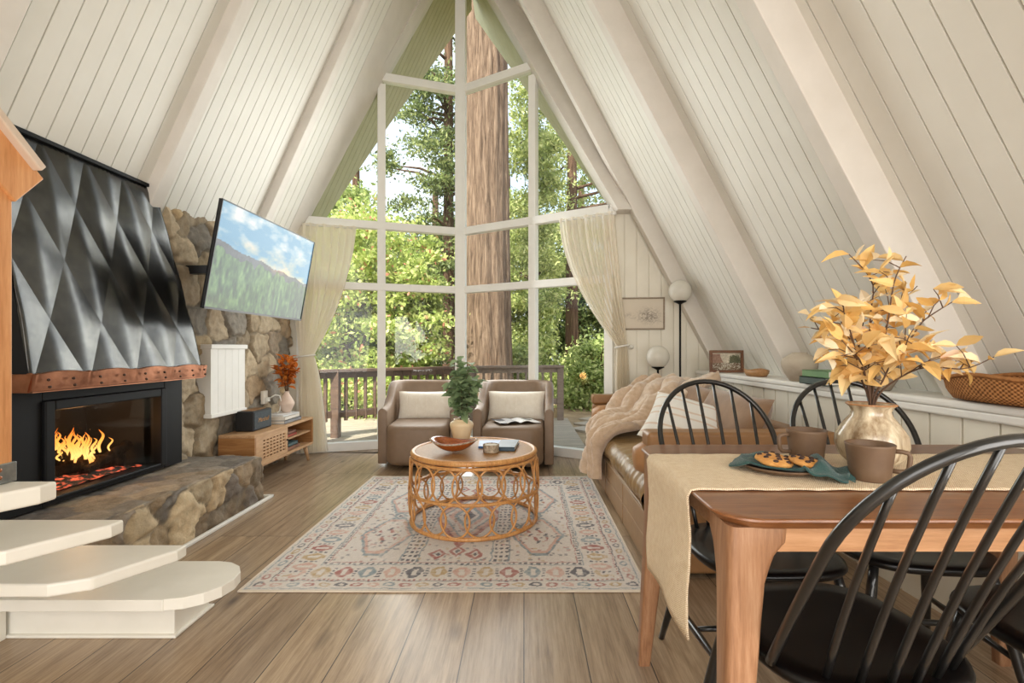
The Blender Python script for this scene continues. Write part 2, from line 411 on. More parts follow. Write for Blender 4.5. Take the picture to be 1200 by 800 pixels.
class MB:
    """collects shapes into one mesh"""
    def __init__(self):
        self.v = []
        self.f = []
        self.n = 0

    def add(self, V, Fc):
        self.v.extend([tuple(map(float, p)) for p in V])
        n = self.n
        self.f.extend([tuple(n + i for i in f) for f in Fc])
        self.n += len(V)
        return self

    def hexa(self, b, t):
        return self.add(list(b) + list(t), [(3, 2, 1, 0), (4, 5, 6, 7), (0, 1, 5, 4), (1, 2, 6, 5), (2, 3, 7, 6), (3, 0, 4, 7)])

    def box(self, lo, hi, mtx=None):
        x0, y0, z0 = lo
        x1, y1, z1 = hi
        b = [(x0, y0, z0), (x1, y0, z0), (x1, y1, z0), (x0, y1, z0)]
        t = [(x0, y0, z1), (x1, y0, z1), (x1, y1, z1), (x0, y1, z1)]
        if mtx is not None:
            b = [mtx @ Vector(p) for p in b]
            t = [mtx @ Vector(p) for p in t]
        return self.hexa(b, t)

    def beam(self, p0, p1, w, h, up=(0, 0, 1)):
        p0, p1 = Vector(p0), Vector(p1)
        d = (p1 - p0).normalized()
        s = d.cross(Vector(up))
        s.normalize()
        u = s.cross(d)
        s = s * w / 2
        u = u * h / 2
        return self.hexa([p0 - s - u, p0 + s - u, p0 + s + u, p0 - s + u], [p1 - s - u, p1 + s - u, p1 + s + u, p1 - s + u])

    def tube(self, pts, r, seg=10, closed=False, cap=True):
        pts = [Vector(p) for p in pts]
        n = len(pts)
        rs = r if isinstance(r, (list, tuple)) else [r] * n
        V = []
        prev = None
        for i, p in enumerate(pts):
            a = pts[(i - 1) % n] if (closed or i > 0) else p
            b = pts[(i + 1) % n] if (closed or i < n - 1) else p
            d = (b - a).normalized()
            if prev is None:
                ref = Vector((0, 0, 1)) if abs(d.z) < 0.9 else Vector((1, 0, 0))
                u = d.cross(ref).normalized()
            else:
                u = (prev - d * prev.dot(d))
                if u.length < 1e-6:
                    u = d.orthogonal()
                u.normalize()
            prev = u
            w = d.cross(u)
            for k in range(seg):
                t = 2 * PI * k / seg
                V.append(p + (u * math.cos(t) + w * math.sin(t)) * rs[i])
        Fc = []
        m = n if closed else n - 1
        for i in range(m):
            j = (i + 1) % n
            for k in range(seg):
                k2 = (k + 1) % seg
                Fc.append((i * seg + k, i * seg + k2, j * seg + k2, j * seg + k))
        if cap and not closed:
            Fc.append(tuple(reversed(range(seg))))
            Fc.append(tuple((n - 1) * seg + k for k in range(seg)))
        return self.add(V, Fc)

    def cyl(self, p0, p1, r0, r1=None, seg=16):
        return self.tube([p0, p1], [r0, r1 if r1 is not None else r0], seg)

    def lathe(self, prof, seg=32, c=(0, 0, 0), fn=None, cap=True):
        """prof: list of (radius, z); fn(angle, radius, z) may reshape the radius"""
        V = []
        for r, z in prof:
            for k in range(seg):
                t = 2 * PI * k / seg
                rr = fn(t, r, z) if fn else r
                V.append((c[0] + rr * math.cos(t), c[1] + rr * math.sin(t), c[2] + z))
        Fc = []
        for i in range(len(prof) - 1):
            for k in range(seg):
                k2 = (k + 1) % seg
                Fc.append((i * seg + k, i * seg + k2, (i + 1) * seg + k2, (i + 1) * seg + k))
        if cap:
            Fc.append(tuple(reversed(range(seg))))
            n = len(prof) - 1
            Fc.append(tuple(n * seg + k for k in range(seg)))
        return self.add(V, Fc)

    def sphere(self, c, r, sc=(1, 1, 1), seg=20, rings=12):
        prof = [(r * math.sin(PI * i / rings) + 1e-5, -r * math.cos(PI * i / rings)) for i in range(rings + 1)]
        V0 = self.n
        self.lathe(prof, seg)
        for i in range(V0, self.n):
            p = self.v[i]
            self.v[i] = (c[0] + p[0] * sc[0], c[1] + p[1] * sc[1], c[2] + p[2] * sc[2])
        return self

    def loft(self, rings, closed=True, cap=True):
        """rings of equal point count"""
        n = len(rings[0])
        V = [p for r in rings for p in r]
        Fc = []
        for i in range(len(rings) - 1):
            for k in range(n if closed else n - 1):
                k2 = (k + 1) % n
                Fc.append((i * n + k, i * n + k2, (i + 1) * n + k2, (i + 1) * n + k))
        if cap:
            Fc.append(tuple(reversed(range(n))))
            Fc.append(tuple((len(rings) - 1) * n + k for k in range(n)))
        return self.add(V, Fc)

    def grid(self, P):
        """P: array (a, b, 3)"""
        a, b = P.shape[:2]
        Fc = [(i * b + j, i * b + j + 1, (i + 1) * b + j + 1, (i + 1) * b + j) for i in range(a - 1) for j in range(b - 1)]
        return self.add(P.reshape(-1, 3).tolist(), Fc)

    def build(self, name, mat, parent=None, smooth=False, bevel=0, bseg=2, sub=0, solid=0, off=True, sharp=None):
        me = bpy.data.meshes.new(name)
        me.from_pydata(self.v, [], self.f)
        me.update()
        o = link(name, me, mat, parent, smooth, off)
        if solid:
            md = o.modifiers.new('solid', 'SOLIDIFY'); md.thickness = solid; md.offset = 0
        if bevel:
            md = o.modifiers.new('bevel', 'BEVEL'); md.width = bevel; md.segments = bseg; md.limit_method = 'ANGLE'; md.angle_limit = 0.6
            md.harden_normals = False
        if sub:
            md = o.modifiers.new('sub', 'SUBSURF'); md.levels = sub; md.render_levels = sub
        if sharp:
            bm = bmesh.new(); bm.from_mesh(me)
            for e in bm.edges:
                if len(e.link_faces) == 2 and e.calc_face_angle(0) > sharp:
                    e.smooth = False
            bm.to_mesh(me); bm.free()
        return o

def np_mesh(name, V, Q, mat, parent=None, smooth=False, cols=None, uv=None, off=True):
    """fast quad mesh from numpy arrays; cols is one rgb per vertex"""
    me = bpy.data.meshes.new(name)
    V = np.asarray(V, dtype=np.float64); Q = np.asarray(Q, dtype=np.int32)
    k = Q.shape[1]
    me.vertices.add(len(V)); me.vertices.foreach_set('co', V.ravel())
    me.loops.add(Q.size); me.loops.foreach_set('vertex_index', Q.ravel())
    me.polygons.add(len(Q))
    me.polygons.foreach_set('loop_start', np.arange(0, Q.size, k, dtype=np.int32))
    me.polygons.foreach_set('loop_total', np.full(len(Q), k, dtype=np.int32))
    me.update(calc_edges=True)
    if cols is not None:
        at_ = me.color_attributes.new('pattern', 'FLOAT_COLOR', 'POINT')
        c = np.ones((len(V), 4)); c[:, :3] = cols
        at_.data.foreach_set('color', c.ravel())
    if uv is not None:
        l = me.uv_layers.new(name='UVMap')
        l.data.foreach_set('uv', np.asarray(uv)[Q.ravel()].ravel())
    return link(name, me, mat, parent, smooth, off)

def quads(a, b, wrap=False):
    i, j = np.meshgrid(np.arange(a - 1), np.arange(b if wrap else b - 1), indexing='ij')
    j2 = (j + 1) % b
    return np.stack([i * b + j, i * b + j2, (i + 1) * b + j2, (i + 1) * b + j], -1).reshape(-1, 4)

def srgb(A):
    A = np.asarray(A, float) / 255.0
    return np.where(A <= 0.04045, A / 12.92, ((A + 0.055) / 1.055) ** 2.4)

def vnoise(P, seed=0):
    """value noise for points P (n,3), about -1..1"""
    P = np.asarray(P, float)
    i = np.floor(P).astype(np.int64); f = P - i
    f = f * f * (3 - 2 * f)
    def h(a):
        x = (a[:, 0] * 374761393 + a[:, 1] * 668265263 + a[:, 2] * 2147483647 + seed * 144665) & 0x7fffffff
        x = ((x ^ (x >> 13)) * 1274126177) & 0x7fffffff
        return ((x ^ (x >> 16)) & 0xffff) / 32767.5 - 1
    r = 0
    for dx in (0, 1):
        for dy in (0, 1):
            for dz in (0, 1):
                w = (f[:, 0] if dx else 1 - f[:, 0]) * (f[:, 1] if dy else 1 - f[:, 1]) * (f[:, 2] if dz else 1 - f[:, 2])
                r = r + w * h(i + np.array([dx, dy, dz]))
    return r

def fbm(P, sc, seed=0, oc=3):
    P = np.asarray(P, float) * sc
    return sum(vnoise(P * 2 ** k, seed + k) / 2 ** k for k in range(oc))

def voro(P, seeds):
    f1 = np.empty(len(P)); f2 = np.empty(len(P)); idx = np.empty(len(P), int)
    for s in range(0, len(P), 4000):
        d = np.linalg.norm(P[s:s + 4000, None] - seeds[None], axis=2)
        o = np.argpartition(d, 1, axis=1)[:, :2]
        a = np.take_along_axis(d, o, 1)
        sw = a[:, 0] > a[:, 1]
        o[sw] = o[sw][:, ::-1]; a[sw] = a[sw][:, ::-1]
        f1[s:s + 4000], f2[s:s + 4000], idx[s:s + 4000] = a[:, 0], a[:, 1], o[:, 0]
    return f1, f2, idx

def rsq(hw, hd, r, n=5):
    """rounded rectangle outline, counter-clockwise"""
    pts = []
    for cx, cy, a0 in ((hw - r, hd - r, 0), (-hw + r, hd - r, PI / 2), (-hw + r, -hd + r, PI), (hw - r, -hd + r, 1.5 * PI)):
        for k in range(n + 1):
            a = a0 + k * PI / 2 / n
            pts.append((cx + r * math.cos(a), cy + r * math.sin(a)))
    return pts

def slab(outline, z0, z1, r=0.0, n=3):
    """rings for a flat solid with rounded edges from an outline list"""
    cx = sum(p[0] for p in outline) / len(outline); cy = sum(p[1] for p in outline) / len(outline)
    rings = []
    def ring(ins, z):
        out = []
        for x, y in outline:
            d = math.hypot(x - cx, y - cy) or 1
            out.append((x - (x - cx) / d * ins, y - (y - cy) / d * ins, z))
        return out
    for k in range(n + 1):
        a = PI / 2 * k / n
        rings.append(ring(r * (1 - math.sin(a)), z0 + r * (1 - math.cos(a))))
    for k in range(n + 1):
        a = PI / 2 * k / n
        rings.append(ring(r * (1 - math.cos(a)), z1 - r + r * math.sin(a)))
    return rings

def pillow_mb(w, h, t, n=18, p=3.0, pinch=0.06, wr=0.0, seed=0):
    """soft cushion lying in local XZ, thickness along Y"""
    u = np.linspace(-1, 1, n)
    U, W = np.meshgrid(u, u, indexing='ij')
    e = np.clip((1 - np.abs(U) ** p), 0, 1) * np.clip((1 - np.abs(W) ** p), 0, 1)
    T = t / 2 * e ** 0.55
    X = U * w / 2 * (1 - pinch * (1 - np.abs(W) ** 2) * 1.0 * np.abs(U) ** 3)
    Z = W * h / 2 * (1 - pinch * (1 - np.abs(U) ** 2) * np.abs(W) ** 3)
    if wr:
        nz = fbm(np.stack([X, Z, 0 * X], -1).reshape(-1, 3), 9, seed).reshape(X.shape)
        T = T * (1 + wr * nz)
    A = np.stack([X, -T, Z], -1)
    B = np.stack([X, T, Z], -1)[::-1]
    mb = MB()
    mb.grid(A); mb.grid(B)
    return mb

def leaf_at(mb, p, d, up, L, W, curl=0.25, fold=0.18):
    """a pointed leaf blade starting at p along d"""
    d = Vector(d).normalized()
    s = d.cross(Vector(up))
    if s.length < 1e-4:
        s = d.orthogonal()
    s.normalize()
    n = s.cross(d)
    V = []
    for t, w in ((0, 0.06), (0.22, 0.75), (0.48, 1.0), (0.76, 0.62), (1.0, 0.03)):
        c = Vector(p) + d * (L * t) - n * (curl * L * t * t)
        V.append(c - s * (W / 2 * w) + n * (fold * W * w)); V.append(c); V.append(c + s * (W / 2 * w) + n * (fold * W * w))
    Fc = []
    for i in range(4):
        a = i * 3
        Fc += [(a, a + 1, a + 4, a + 3), (a + 1, a + 2, a + 5, a + 4)]
    mb.add(V, Fc)

def apply_uv(o, fn):
    me = o.data
    l = me.uv_layers.new(name='UVMap')
    for lp in me.loops:
        l.data[lp.index].uv = fn(me.vertices[lp.vertex_index].co)

def put_mtx(mb, m):
    mb.v = [tuple(m @ Vector(p)) for p in mb.v]
    return mb

# ------------------------------------------------------------------ THE A-FRAME
XR = -0.73
SL, SR = 0.4515, 0.518
ZBL = lambda d: 5.859 - d / SL       # board plane, left, d = distance from ridge line
ZBR = lambda d: 6.067 - d / SR
XIL = lambda z: -0.707 - SL * (5.733 - z)      # inner faces of the rafters
XIR = lambda z: -0.707 + SR * (5.733 - z)
XBL = lambda z: XR - SL * (5.859 - z)
XBR = lambda z: XR + SR * (6.067 - z)
Y0 = 5.74
GL = lambda x: Y0 - 0.337 * (XR - x)           # plan line of the left window wall
GR = lambda x: Y0 - 0.6 * (x - XR)             # plan line of the right window wall
WR_ = lambda x: 4.80 - 0.12 * (x - 0.83)       # panelled wall right of the window
BACK = -2.7
ZL = 0.895

# floor
mb = MB(); mb.box((-2.9, BACK, -0.08), (2.4, 5.2, 0))
mb.add([(-2.4, 5.2, 0), (0.9, 5.2, 0), (0.62, GR(0.62) + .08, 0), (XR, Y0 + .08, 0), (-2.4, 5.26, 0)], [(0, 1, 2, 3, 4)])
fl = struct(mb.build('floor', M['floor']))

def boards(name, mat, xz, ya, yb, pitch, dlo, dhi, gap=0.007, depth=0.012, normal=(0, 0, 1)):
    """grooved boarding: strips along the slope; xz(d) gives (x, z); dlo/dhi give the run at depth y"""
    mb = MB()
    nrm = Vector(normal)
    n = max(1, round((yb - ya) / pitch))
    p = (yb - ya) / n
    for k in range(n):
        a, b = ya + k * p, ya + (k + 1) * p - gap
        la, ha, lb, hb = dlo(a), dhi(a), dlo(b), dhi(b)
        if ha - la < 0.02 and hb - lb < 0.02:
            continue
        P = lambda d, y: Vector((xz(d)[0], y, xz(d)[1]))
        q = [P(la, a), P(ha, a), P(hb, b), P(lb, b)]
        c = b + gap
        lc, hc = dlo(c), dhi(c)
        if hc < lc:
            hc = lc
        g = [P(lb, b) + nrm * depth, P(hb, b) + nrm * depth, P(hc, c) + nrm * depth, P(lc, c) + nrm * depth]
        e = [P(lc, c), P(hc, c)]
        mb.add(q, [(0, 1, 2, 3)])
        mb.add([q[3], q[2], g[1], g[0]], [(0, 1, 2, 3)])
        mb.add(g, [(0, 1, 2, 3)])
        mb.add([g[3], g[2], e[1], e[0]], [(0, 1, 2, 3)])
    return mb.build(name, mat)

nl = (-math.cos(math.atan(SL)), 0, math.sin(math.atan(SL)))
nr = (math.cos(math.atan(SR)), 0, math.sin(math.atan(SR)))
xzl = lambda d: (XR - d, ZBL(d))
xzr = lambda d: (XR + d, ZBR(d))
dl_foot, dr_foot = SL * (5.859 - 0.0), SR * (6.067 - 0.86)
gl_in = lambda y: min(dl_foot, max(0, (Y0 - y) / 0.337)) if y > Y0 - 0.337 * dl_foot else dl_foot
def gr_in(y):
    if y > GR(0.83): return min(dr_foot, max(0, (Y0 - y) / 0.6))
    return dr_foot
struct(boards('ceiling', M['ceil'], xzl, BACK, 4.94, 0.098, lambda y: 0.0, gl_in, normal=nl))
struct(boards('ceiling', M['ceil'], xzr, BACK, 5.2, 0.104, lambda y: 0.0, gr_in, normal=nr))
def smooth_panel(xz, ya, hi):
    m_ = MB()
    yy = [ya + (Y0 - ya) * k / 24 for k in range(25)]
    for a, b in zip(yy[:-1], yy[1:]):
        ha, hb = hi(a), hi(b)
        if ha < .01: continue
        P = lambda d, y: (xz(d)[0], y, xz(d)[1])
        m_.add([P(0, a), P(ha, a), P(hb, b), P(0, b)], [(0, 1, 2, 3)])
    return struct(m_.build('ceiling', M['beam']))
smooth_panel(xzl, 4.94, gl_in); smooth_panel(xzr, 5.2, gr_in)
# exterior soffit beyond the glass
ol = lambda y: min(dl_foot, max(0.0, (6.96 - y) / 0.994)) if y > 6.96 - 0.994 * dl_foot else dl_foot
orr = lambda y: min(dr_foot, max(0.0, (7.45 - y) / 0.98)) if y > 7.45 - 0.98 * dr_foot else dr_foot
struct(boards('roof_soffit', M['soffit'], xzl, 4.75, 6.96, 0.1, lambda y: gl_in(y) if y < Y0 else 0.0, lambda y: max(ol(y), gl_in(y) if y < Y0 else 0), gap=0.008, normal=nl))
struct(boards('roof_soffit', M['soffit'], xzr, 4.75, 7.45, 0.1, lambda y: gr_in(y) if y < Y0 else 0.0, lambda y: max(orr(y), gr_in(y) if y < Y0 else 0), gap=0.008, normal=nr))
# roof skin above so that no light leaks through the boards
mb = MB()
for s, zf, foot in ((-1, ZBL, 3.0), (1, ZBR, 3.0)):
    off = 0.05
    pts = [(XR, 7.2), (XR, BACK), (XR + s * foot, BACK), (XR + s * foot, 4.3 if s < 0 else 4.5)]
    lo = [(x, min(y, 6.9), zf(abs(x - XR)) + off) for x, y in pts]; hi = [(x, y, z + 0.12) for x, y, z in lo]
    mb.hexa(lo, hi)
struct(mb.build('roof', M['soffit']))

# rafters
def rafter(left, yf, yn):
    mb = MB()
    zlo = 0.0 if left else 0.86
    zt = 6.1
    if left:
        a = [(XIL(zlo), zlo), (XBL(zlo) - 0.02, zlo), (XR, 5.88), (XR, 5.68)]
    else:
        a = [(XIR(zlo), zlo), (XBR(zlo) + 0.02, zlo), (XR, 6.08), (XR, 5.68)]
    mb.hexa([(x, yn, z) for x, z in a], [(x, yf, z) for x, z in a])
    return struct(mb.build('ceiling_beam', M['beam'], bevel=0.006))
for yf in (4.47, 3.258, 2.136, 0.95, -0.25, -1.45):
    rafter(True, yf, yf - 0.10)
for yf in (4.70, 3.417, 2.124, 0.95, -0.25, -1.45):
    rafter(False, yf, yf - 0.10)
mb = MB(); mb.box((XR - 0.06, BACK, 5.66), (XR + 0.06, Y0 + 0.1, 6.1))
struct(mb.build('ceiling_beam', M['beam']))

# gable beams along the sloping heads of the window
WLZ = 2.446
edgeL = lambda z: XR - 0.4814 * (5.75 - z)
edgeR = lambda z: XR + 0.4887 * (5.68 - z)
def gable(left):
    e = edgeL if left else edgeR
    bx = XBL if left else XBR
    g = GL if left else GR
    mb = MB()
    zs = [0.0 if left else 0.6, WLZ, 4.0, 5.6]
    rings = []
    for z in zs:
        ze = z
        a, b = e(ze), bx(ze)
        if abs(b - a) < 0.03:
            b = a + (-0.03 if left else 0.03)
        yg = lambda x: (g(x) if (left or x <= .83) else WR_(x))
        rings.append([(a, yg(a) - 0.16, z), (b, yg(a) - 0.16, z), (b, yg(a) + 0.06, z), (a, yg(a) + 0.06, z)])
    mb.loft(rings)
    return struct(mb.build('trim_1' if left else 'trim_2', M['beam']))
# only the part above the corner of the glass
def gable_top(left):
    e = edgeL if left else edgeR
    bx = XBL if left else XBR
    g = GL if left else GR
    mb = MB()
    rings = []
    for z in (WLZ - 0.05, 3.2, 4.0, 4.8, 5.66):
        a, b = e(z), bx(z) + (-.05 if left else .03)
        rings.append([(a, g(a) - 0.17, z), (b, g(a) - 0.17, z), (b, g(a) + 0.06, z), (a, g(a) + 0.06, z)])
    mb.loft(rings)
    return struct(mb.build('trim_1' if left else 'trim_2', M['beam'], bevel=0.006))
gable_top(True); gable_top(False)

# ------------------------------------------------------------------ windows
Z1, Z2, Z3 = 4.08, WLZ, 1.773
XML, XMR = -1.571, 0.10
XEL, XER = -2.34, 0.83
def window(idx, g, xm, xe, e):
    s = -1 if xe < XR else 1
    root = bpy.data.objects.new('window_%d' % idx, None); COL.objects.link(root)
    root.location = (xm, g(xm), 0); struct(root)
    def bar(p0, p1, w, h, nm='frame_bar', up=(0, 0, 1)):
        mb = MB(); mb.beam(p0, p1, w, h, up)
        mb.build(nm, M['frame'], root, bevel=0.004)
    def P(x, z): return Vector((x, g(x), z))
    dirv = (P(xe, 0) - P(XR, 0)).normalized()
    ztop = lambda x: 5.75 - (XR - x) / 0.4814 if s < 0 else 5.68 - (x - XR) / 0.4887
    bar(P(xm, 0), P(xm, ztop(xm)), 0.075, 0.085, 'mullion', up=dirv)
    bar(P(xe, 0), P(xe, Z2), 0.075, 0.085, 'jamb', up=dirv)
    for z, h, xa, xb in ((0.045, 0.09, XR, xe), (Z3, 0.078, XR, xe), (Z2, 0.082, XR, xe), (Z1, 0.088, XR, xm)):
        bar(P(xa, z), P(xb, z), 0.085, h, 'transom' if z > 0.1 else 'sill')
    def pane(pts):
        mb = MB(); V = [P(x, z) for x, z in pts]
        nrm = dirv.cross(Vector((0, 0, 1))).normalized() * 0.004
        n = len(V)
        mb.add([v - nrm for v in V] + [v + nrm for v in V], [tuple(range(n)), tuple(reversed(range(n, 2 * n)))] + [(i, i + n, (i + 1) % n + n, (i + 1) % n) for i in range(n)])
        mb.build('pane', M['glass'], root)
    for a, b in ((XR, xm), (xm, xe)):
        pane([(a, 0.08), (b, 0.08), (b, Z3), (a, Z3)])
        pane([(a, Z3), (b, Z3), (b, Z2), (a, Z2)])
    pane([(XR, Z2), (xm, Z2), (xm, Z1), (XR, Z1)])
    pane([(xm, Z2), (xe, Z2), (xm, ztop(xm))])
    pane([(XR, Z1), (xm, Z1), (xm, ztop(xm)), (XR, 5.7)])
    return root
window(1, GL, XML, XEL, edgeL)
window(2, GR, XMR, XER, edgeR)
mb = MB(); mb.beam((XR, Y0 - 0.01, 0), (XR, Y0 - 0.01, 5.75), 0.13, 0.12, (1, 0, 0))
struct(mb.build('trim_3', M['frame'], bevel=0.008))

# panelled wall to the right of the window (boards run upright)
def upright(name, mat, p0, p1, z0, ztop, pitch=0.115, gap=0.010, depth=0.014):
    p0, p1 = Vector(p0), Vector(p1)
    L = (p1 - p0).length; d = (p1 - p0).normalized()
    nrm = Vector((-d.y, d.x, 0)) * -1
    n = max(1, round(L / pitch)); p = L / n
    mb = MB()
    back = lambda v: v - nrm * depth
    for k in range(n):
        a, b, c = k * p, (k + 1) * p - gap, (k + 1) * p
        A = [p0 + d * t for t in (a, b, c)]
        lo = [Vector((q.x, q.y, z0)) for q in A]; hi = [Vector((q.x, q.y, max(z0 + 0.01, ztop(q)))) for q in A]
        mb.add([lo[0], lo[1], hi[1], hi[0]], [(0, 1, 2, 3)])
        mb.add([lo[1], back(lo[1]), back(hi[1]), hi[1]], [(0, 1, 2, 3)])
        mb.add([back(lo[1]), back(lo[2]), back(hi[2]), back(hi[1])], [(0, 1, 2, 3)])
        mb.add([back(lo[2]), lo[2], hi[2], back(hi[2])], [(0, 1, 2, 3)])
    # closed back
    q0, q1 = p0 - nrm * 0.06, p1 - nrm * 0.06
    mb.add([(q0.x, q0.y, z0), (q1.x, q1.y, z0), (q1.x, q1.y, max(z0 + .01, ztop(p1))), (q0.x, q0.y, ztop(p0))], [(0, 1, 2, 3)])
    return mb.build(name, mat)
struct(upright('wall_front', M['wallw'], (0.86, WR_(0.86), 0), (2.35, WR_(2.35), 0), 0.0, lambda q: ZBR(q.x - XR) + 0.02))
mb = MB(); mb.beam((0.83, WR_(0.83) - 0.01, Z2), (1.05, WR_(1.05) - 0.01, Z2), 0.06, 0.08)
struct(mb.build('trim_4', M['frame']))
# left filler wall between the window and the stone
struct(upright('wall_front', M['wallw'], (-2.9, GL(-2.9), 0), (-2.36, GL(-2.36), 0), 0.0, lambda q: max(0.02, ZBL(XR - q.x) + .02)))

# knee wall and ledge on the right
LX = lambda y: 1.59 + (4.73 - y) / (4.73 - 1.69) * 0.122
struct(upright('wall_right', M['wallw'], (LX(4.66) + 0.035, 4.66, 0), (LX(BACK) + 0.035, BACK, 0), 0.0, lambda q: ZL - 0.03, pitch=0.15))
mb = MB()
out = [(LX(4.62), 4.62), (LX(BACK), BACK), (2.3, BACK), (2.3, 4.55)]
mb.hexa([(x, y, ZL - 0.035) for x, y in out], [(x, y, ZL) for x, y in out])
struct(mb.build('trim_5', M['white'], bevel=0.012, bseg=3))
mb = MB(); a = [(LX(4.6) + 0.012, 4.6), (LX(BACK) + 0.012, BACK)]
mb.beam((a[0][0] + .01, a[0][1], ZL - 0.05), (a[1][0] + .01, a[1][1], ZL - 0.05), 0.03, 0.035)
struct(mb.build('trim_6', M['white'], bevel=0.008))
mb = MB(); mb.box((2.36, BACK, 0), (2.42, 4.8, 1.2)); struct(mb.build('wall_outer', M['wallw']))

# left wall behind the stone and the back gable (behind the camera, with an assumed opening added to let sky light in)
mb = MB(); mb.box((-2.95, BACK, 0), (-2.9, 5.3, 1.6)); struct(mb.build('wall_left', M['wallw']))
mb = MB()
yb = BACK
def bq(pts): mb.add([(x, yb, z) for x, z in pts], [tuple(range(len(pts)))])
bq([(-2.95, 0), (-2.2, 0), (-2.2, 2.9), (-2.95, 1.3)])
bq([(1.6, 0), (2.42, 0), (2.42, .2), (1.6, 1.9)])
bq([(-2.2, 2.9), (1.6, 1.9), (1.6, 1.72), (-0.3, 5.3), (-0.73, 6.1), (-1.15, 5.3)])
struct(mb.build('wall_back', M['wallw']))

# ------------------------------------------------------------------ stone wall and hearth
PAL = np.array([(172, 154, 128), (150, 134, 110), (188, 170, 142), (138, 124, 106), (178, 156, 122), (130, 122, 110), (196, 178, 150), (160, 138, 110)])
def stone_cols(idx, edge, seed, pal=PAL):
    r = np.random.default_rng(seed)
    c = pal[r.integers(0, len(pal), idx.max() + 1)] * r.uniform(0.86, 1.08, (idx.max() + 1, 1))
    col = c[idx]
    m = np.clip(edge / 0.016, 0, 1)[:, None]
    return srgb(col * m + np.array([128, 116, 98]) * (1 - m))

XS = -2.44
ys = np.linspace(3.375, 5.12, 170); zs = np.linspace(0, 2.2, 190)
Yg, Zg = np.meshgrid(ys, zs, indexing='ij')
P = np.stack([Yg.ravel(), Zg.ravel(), np.zeros(Yg.size)], -1)
r = np.random.default_rng(8)
sd = []
z = 0.05
while z < 2.3:
    y = 1.95 + r.uniform(0, .2)
    while y < 5.3:
        sd.append((y, z + r.uniform(-.08, .08), 0)); y += r.uniform(.14, .38)
    z += r.uniform(.17, .27)
sd = np.array(sd)
W = P.copy(); W[:, 0] += 0.07 * fbm(P, 4, 1); W[:, 1] += 0.07 * fbm(P, 4, 9)
f1, f2, idx = voro(W, sd)
edge = f2 - f1
sm = np.clip(edge / 0.032, 0, 1); sm = sm * sm * (3 - 2 * sm)
hh = 0.026 * sm + (r.uniform(-0.012, 0.022, len(sd))[idx] + r.uniform(-.1, .1, len(sd))[idx] * (P[:, 0] - sd[idx, 0]) + r.uniform(-.1, .1, len(sd))[idx] * (P[:, 1] - sd[idx, 1])) * sm + 0.012 * fbm(P, 9, 3) + 0.006 * fbm(P, 30, 4)
topz = 2.14 + 0.03 * np.sin(ys * 7) - 0.012 * (ys - 3.4)
Zs = Zg * (topz / 2.2)[:, None]
X = XS + hh.reshape(Yg.shape)
# round the top edge back
rt = np.clip((Zs - (topz[:, None] - 0.12)) / 0.12, 0, 1)
X = X - 0.10 * rt ** 3
V = np.stack([X, Yg, Zs], -1)
cap = V[:, -1:].copy(); cap[..., 0] = -2.75
V2 = np.concatenate([V, cap], 1)
cols = stone_cols(idx, edge, 3).reshape(Yg.shape + (3,))
cols = np.concatenate([cols, cols[:, -1:]], 1)
endr = V2[-1:].copy(); endr[..., 0] = -2.75
str_ = V2[:1].copy(); str_[..., 0] = -2.75
V2 = np.concatenate([str_, V2, endr], 0); cols = np.concatenate([cols[:1], cols, cols[-1:]], 0)
struct(np_mesh('wall_stone', V2.reshape(-1, 3), quads(*V2.shape[:2]), M['stone'], smooth=True, cols=cols.reshape(-1, 3)))

def rock_box(name, lo, hi, rad, seeds, seed, step=0.014, amp=0.035, pal=PAL, toppal=None, parent=None):
    lo, hi = np.array(lo, float), np.array(hi, float)
    Vs, Qs, nv = [], [], 0
    for ax, side in ((0, 1), (1, 1), (2, 1), (1, 0)):
        u, w = [i for i in range(3) if i != ax]
        a = np.linspace(lo[u], hi[u], int((hi[u] - lo[u]) / step) + 2); b = np.linspace(lo[w], hi[w], int((hi[w] - lo[w]) / step) + 2)
        A, B = np.meshgrid(a, b, indexing='ij')
        Pp = np.empty(A.shape + (3,)); Pp[..., u] = A; Pp[..., w] = B; Pp[..., ax] = hi[ax] if side else lo[ax]
        q = quads(*A.shape)
        Vs.append(Pp.reshape(-1, 3)); Qs.append(q + nv); nv += A.size
    Pq = np.concatenate(Vs)
    ilo, ihi = lo + rad, hi - rad
    ilo[2] = lo[2]
    inn = np.clip(Pq, ilo, ihi)
    d = Pq - inn; L = np.linalg.norm(d, axis=1, keepdims=True); d = d / np.maximum(L, 1e-6)
    Wp = Pq + 0.08 * np.stack([fbm(Pq, 4, s) for s in (1, 2, 3)], -1)
    f1, f2, idx = voro(Wp, seeds)
    edge = f2 - f1
    sm = np.clip(edge / 0.035, 0, 1); sm = sm * sm * (3 - 2 * sm)
    rr = np.random.default_rng(seed)
    off = rr.uniform(-.02, .03, len(seeds))[idx]
    up = np.clip((d[:, 2] - 0.5) * 3, 0, 1)
    hgt = (amp * .5 * sm + off * .5 * sm + 0.014 * fbm(Pq, 10, seed) + 0.008 * fbm(Pq, 34, seed + 5)) * (1 - 0.72 * up)
    Vn = inn + d * (rad + hgt[:, None] - amp)
    cols = stone_cols(idx, edge * 1.6, seed, pal)
    if toppal is not None:
        ct = stone_cols(idx, edge + 0.02, seed + 1, toppal)
        cols = cols * (1 - up[:, None]) + ct * up[:, None]
    return np_mesh(name, Vn, np.concatenate(Qs), M['stone'], parent, smooth=True, cols=cols)
r = np.random.default_rng(11)
seeds = np.stack([r.uniform(-2.5, -1.8, 170), r.uniform(1.4, 3.75, 170), r.uniform(-.05, .42, 170)], -1)
FPAL = np.array([(160, 139, 112), (140, 123, 101), (118, 111, 102), (176, 155, 124), (130, 117, 102), (152, 129, 98), (110, 101, 92), (188, 169, 138)])
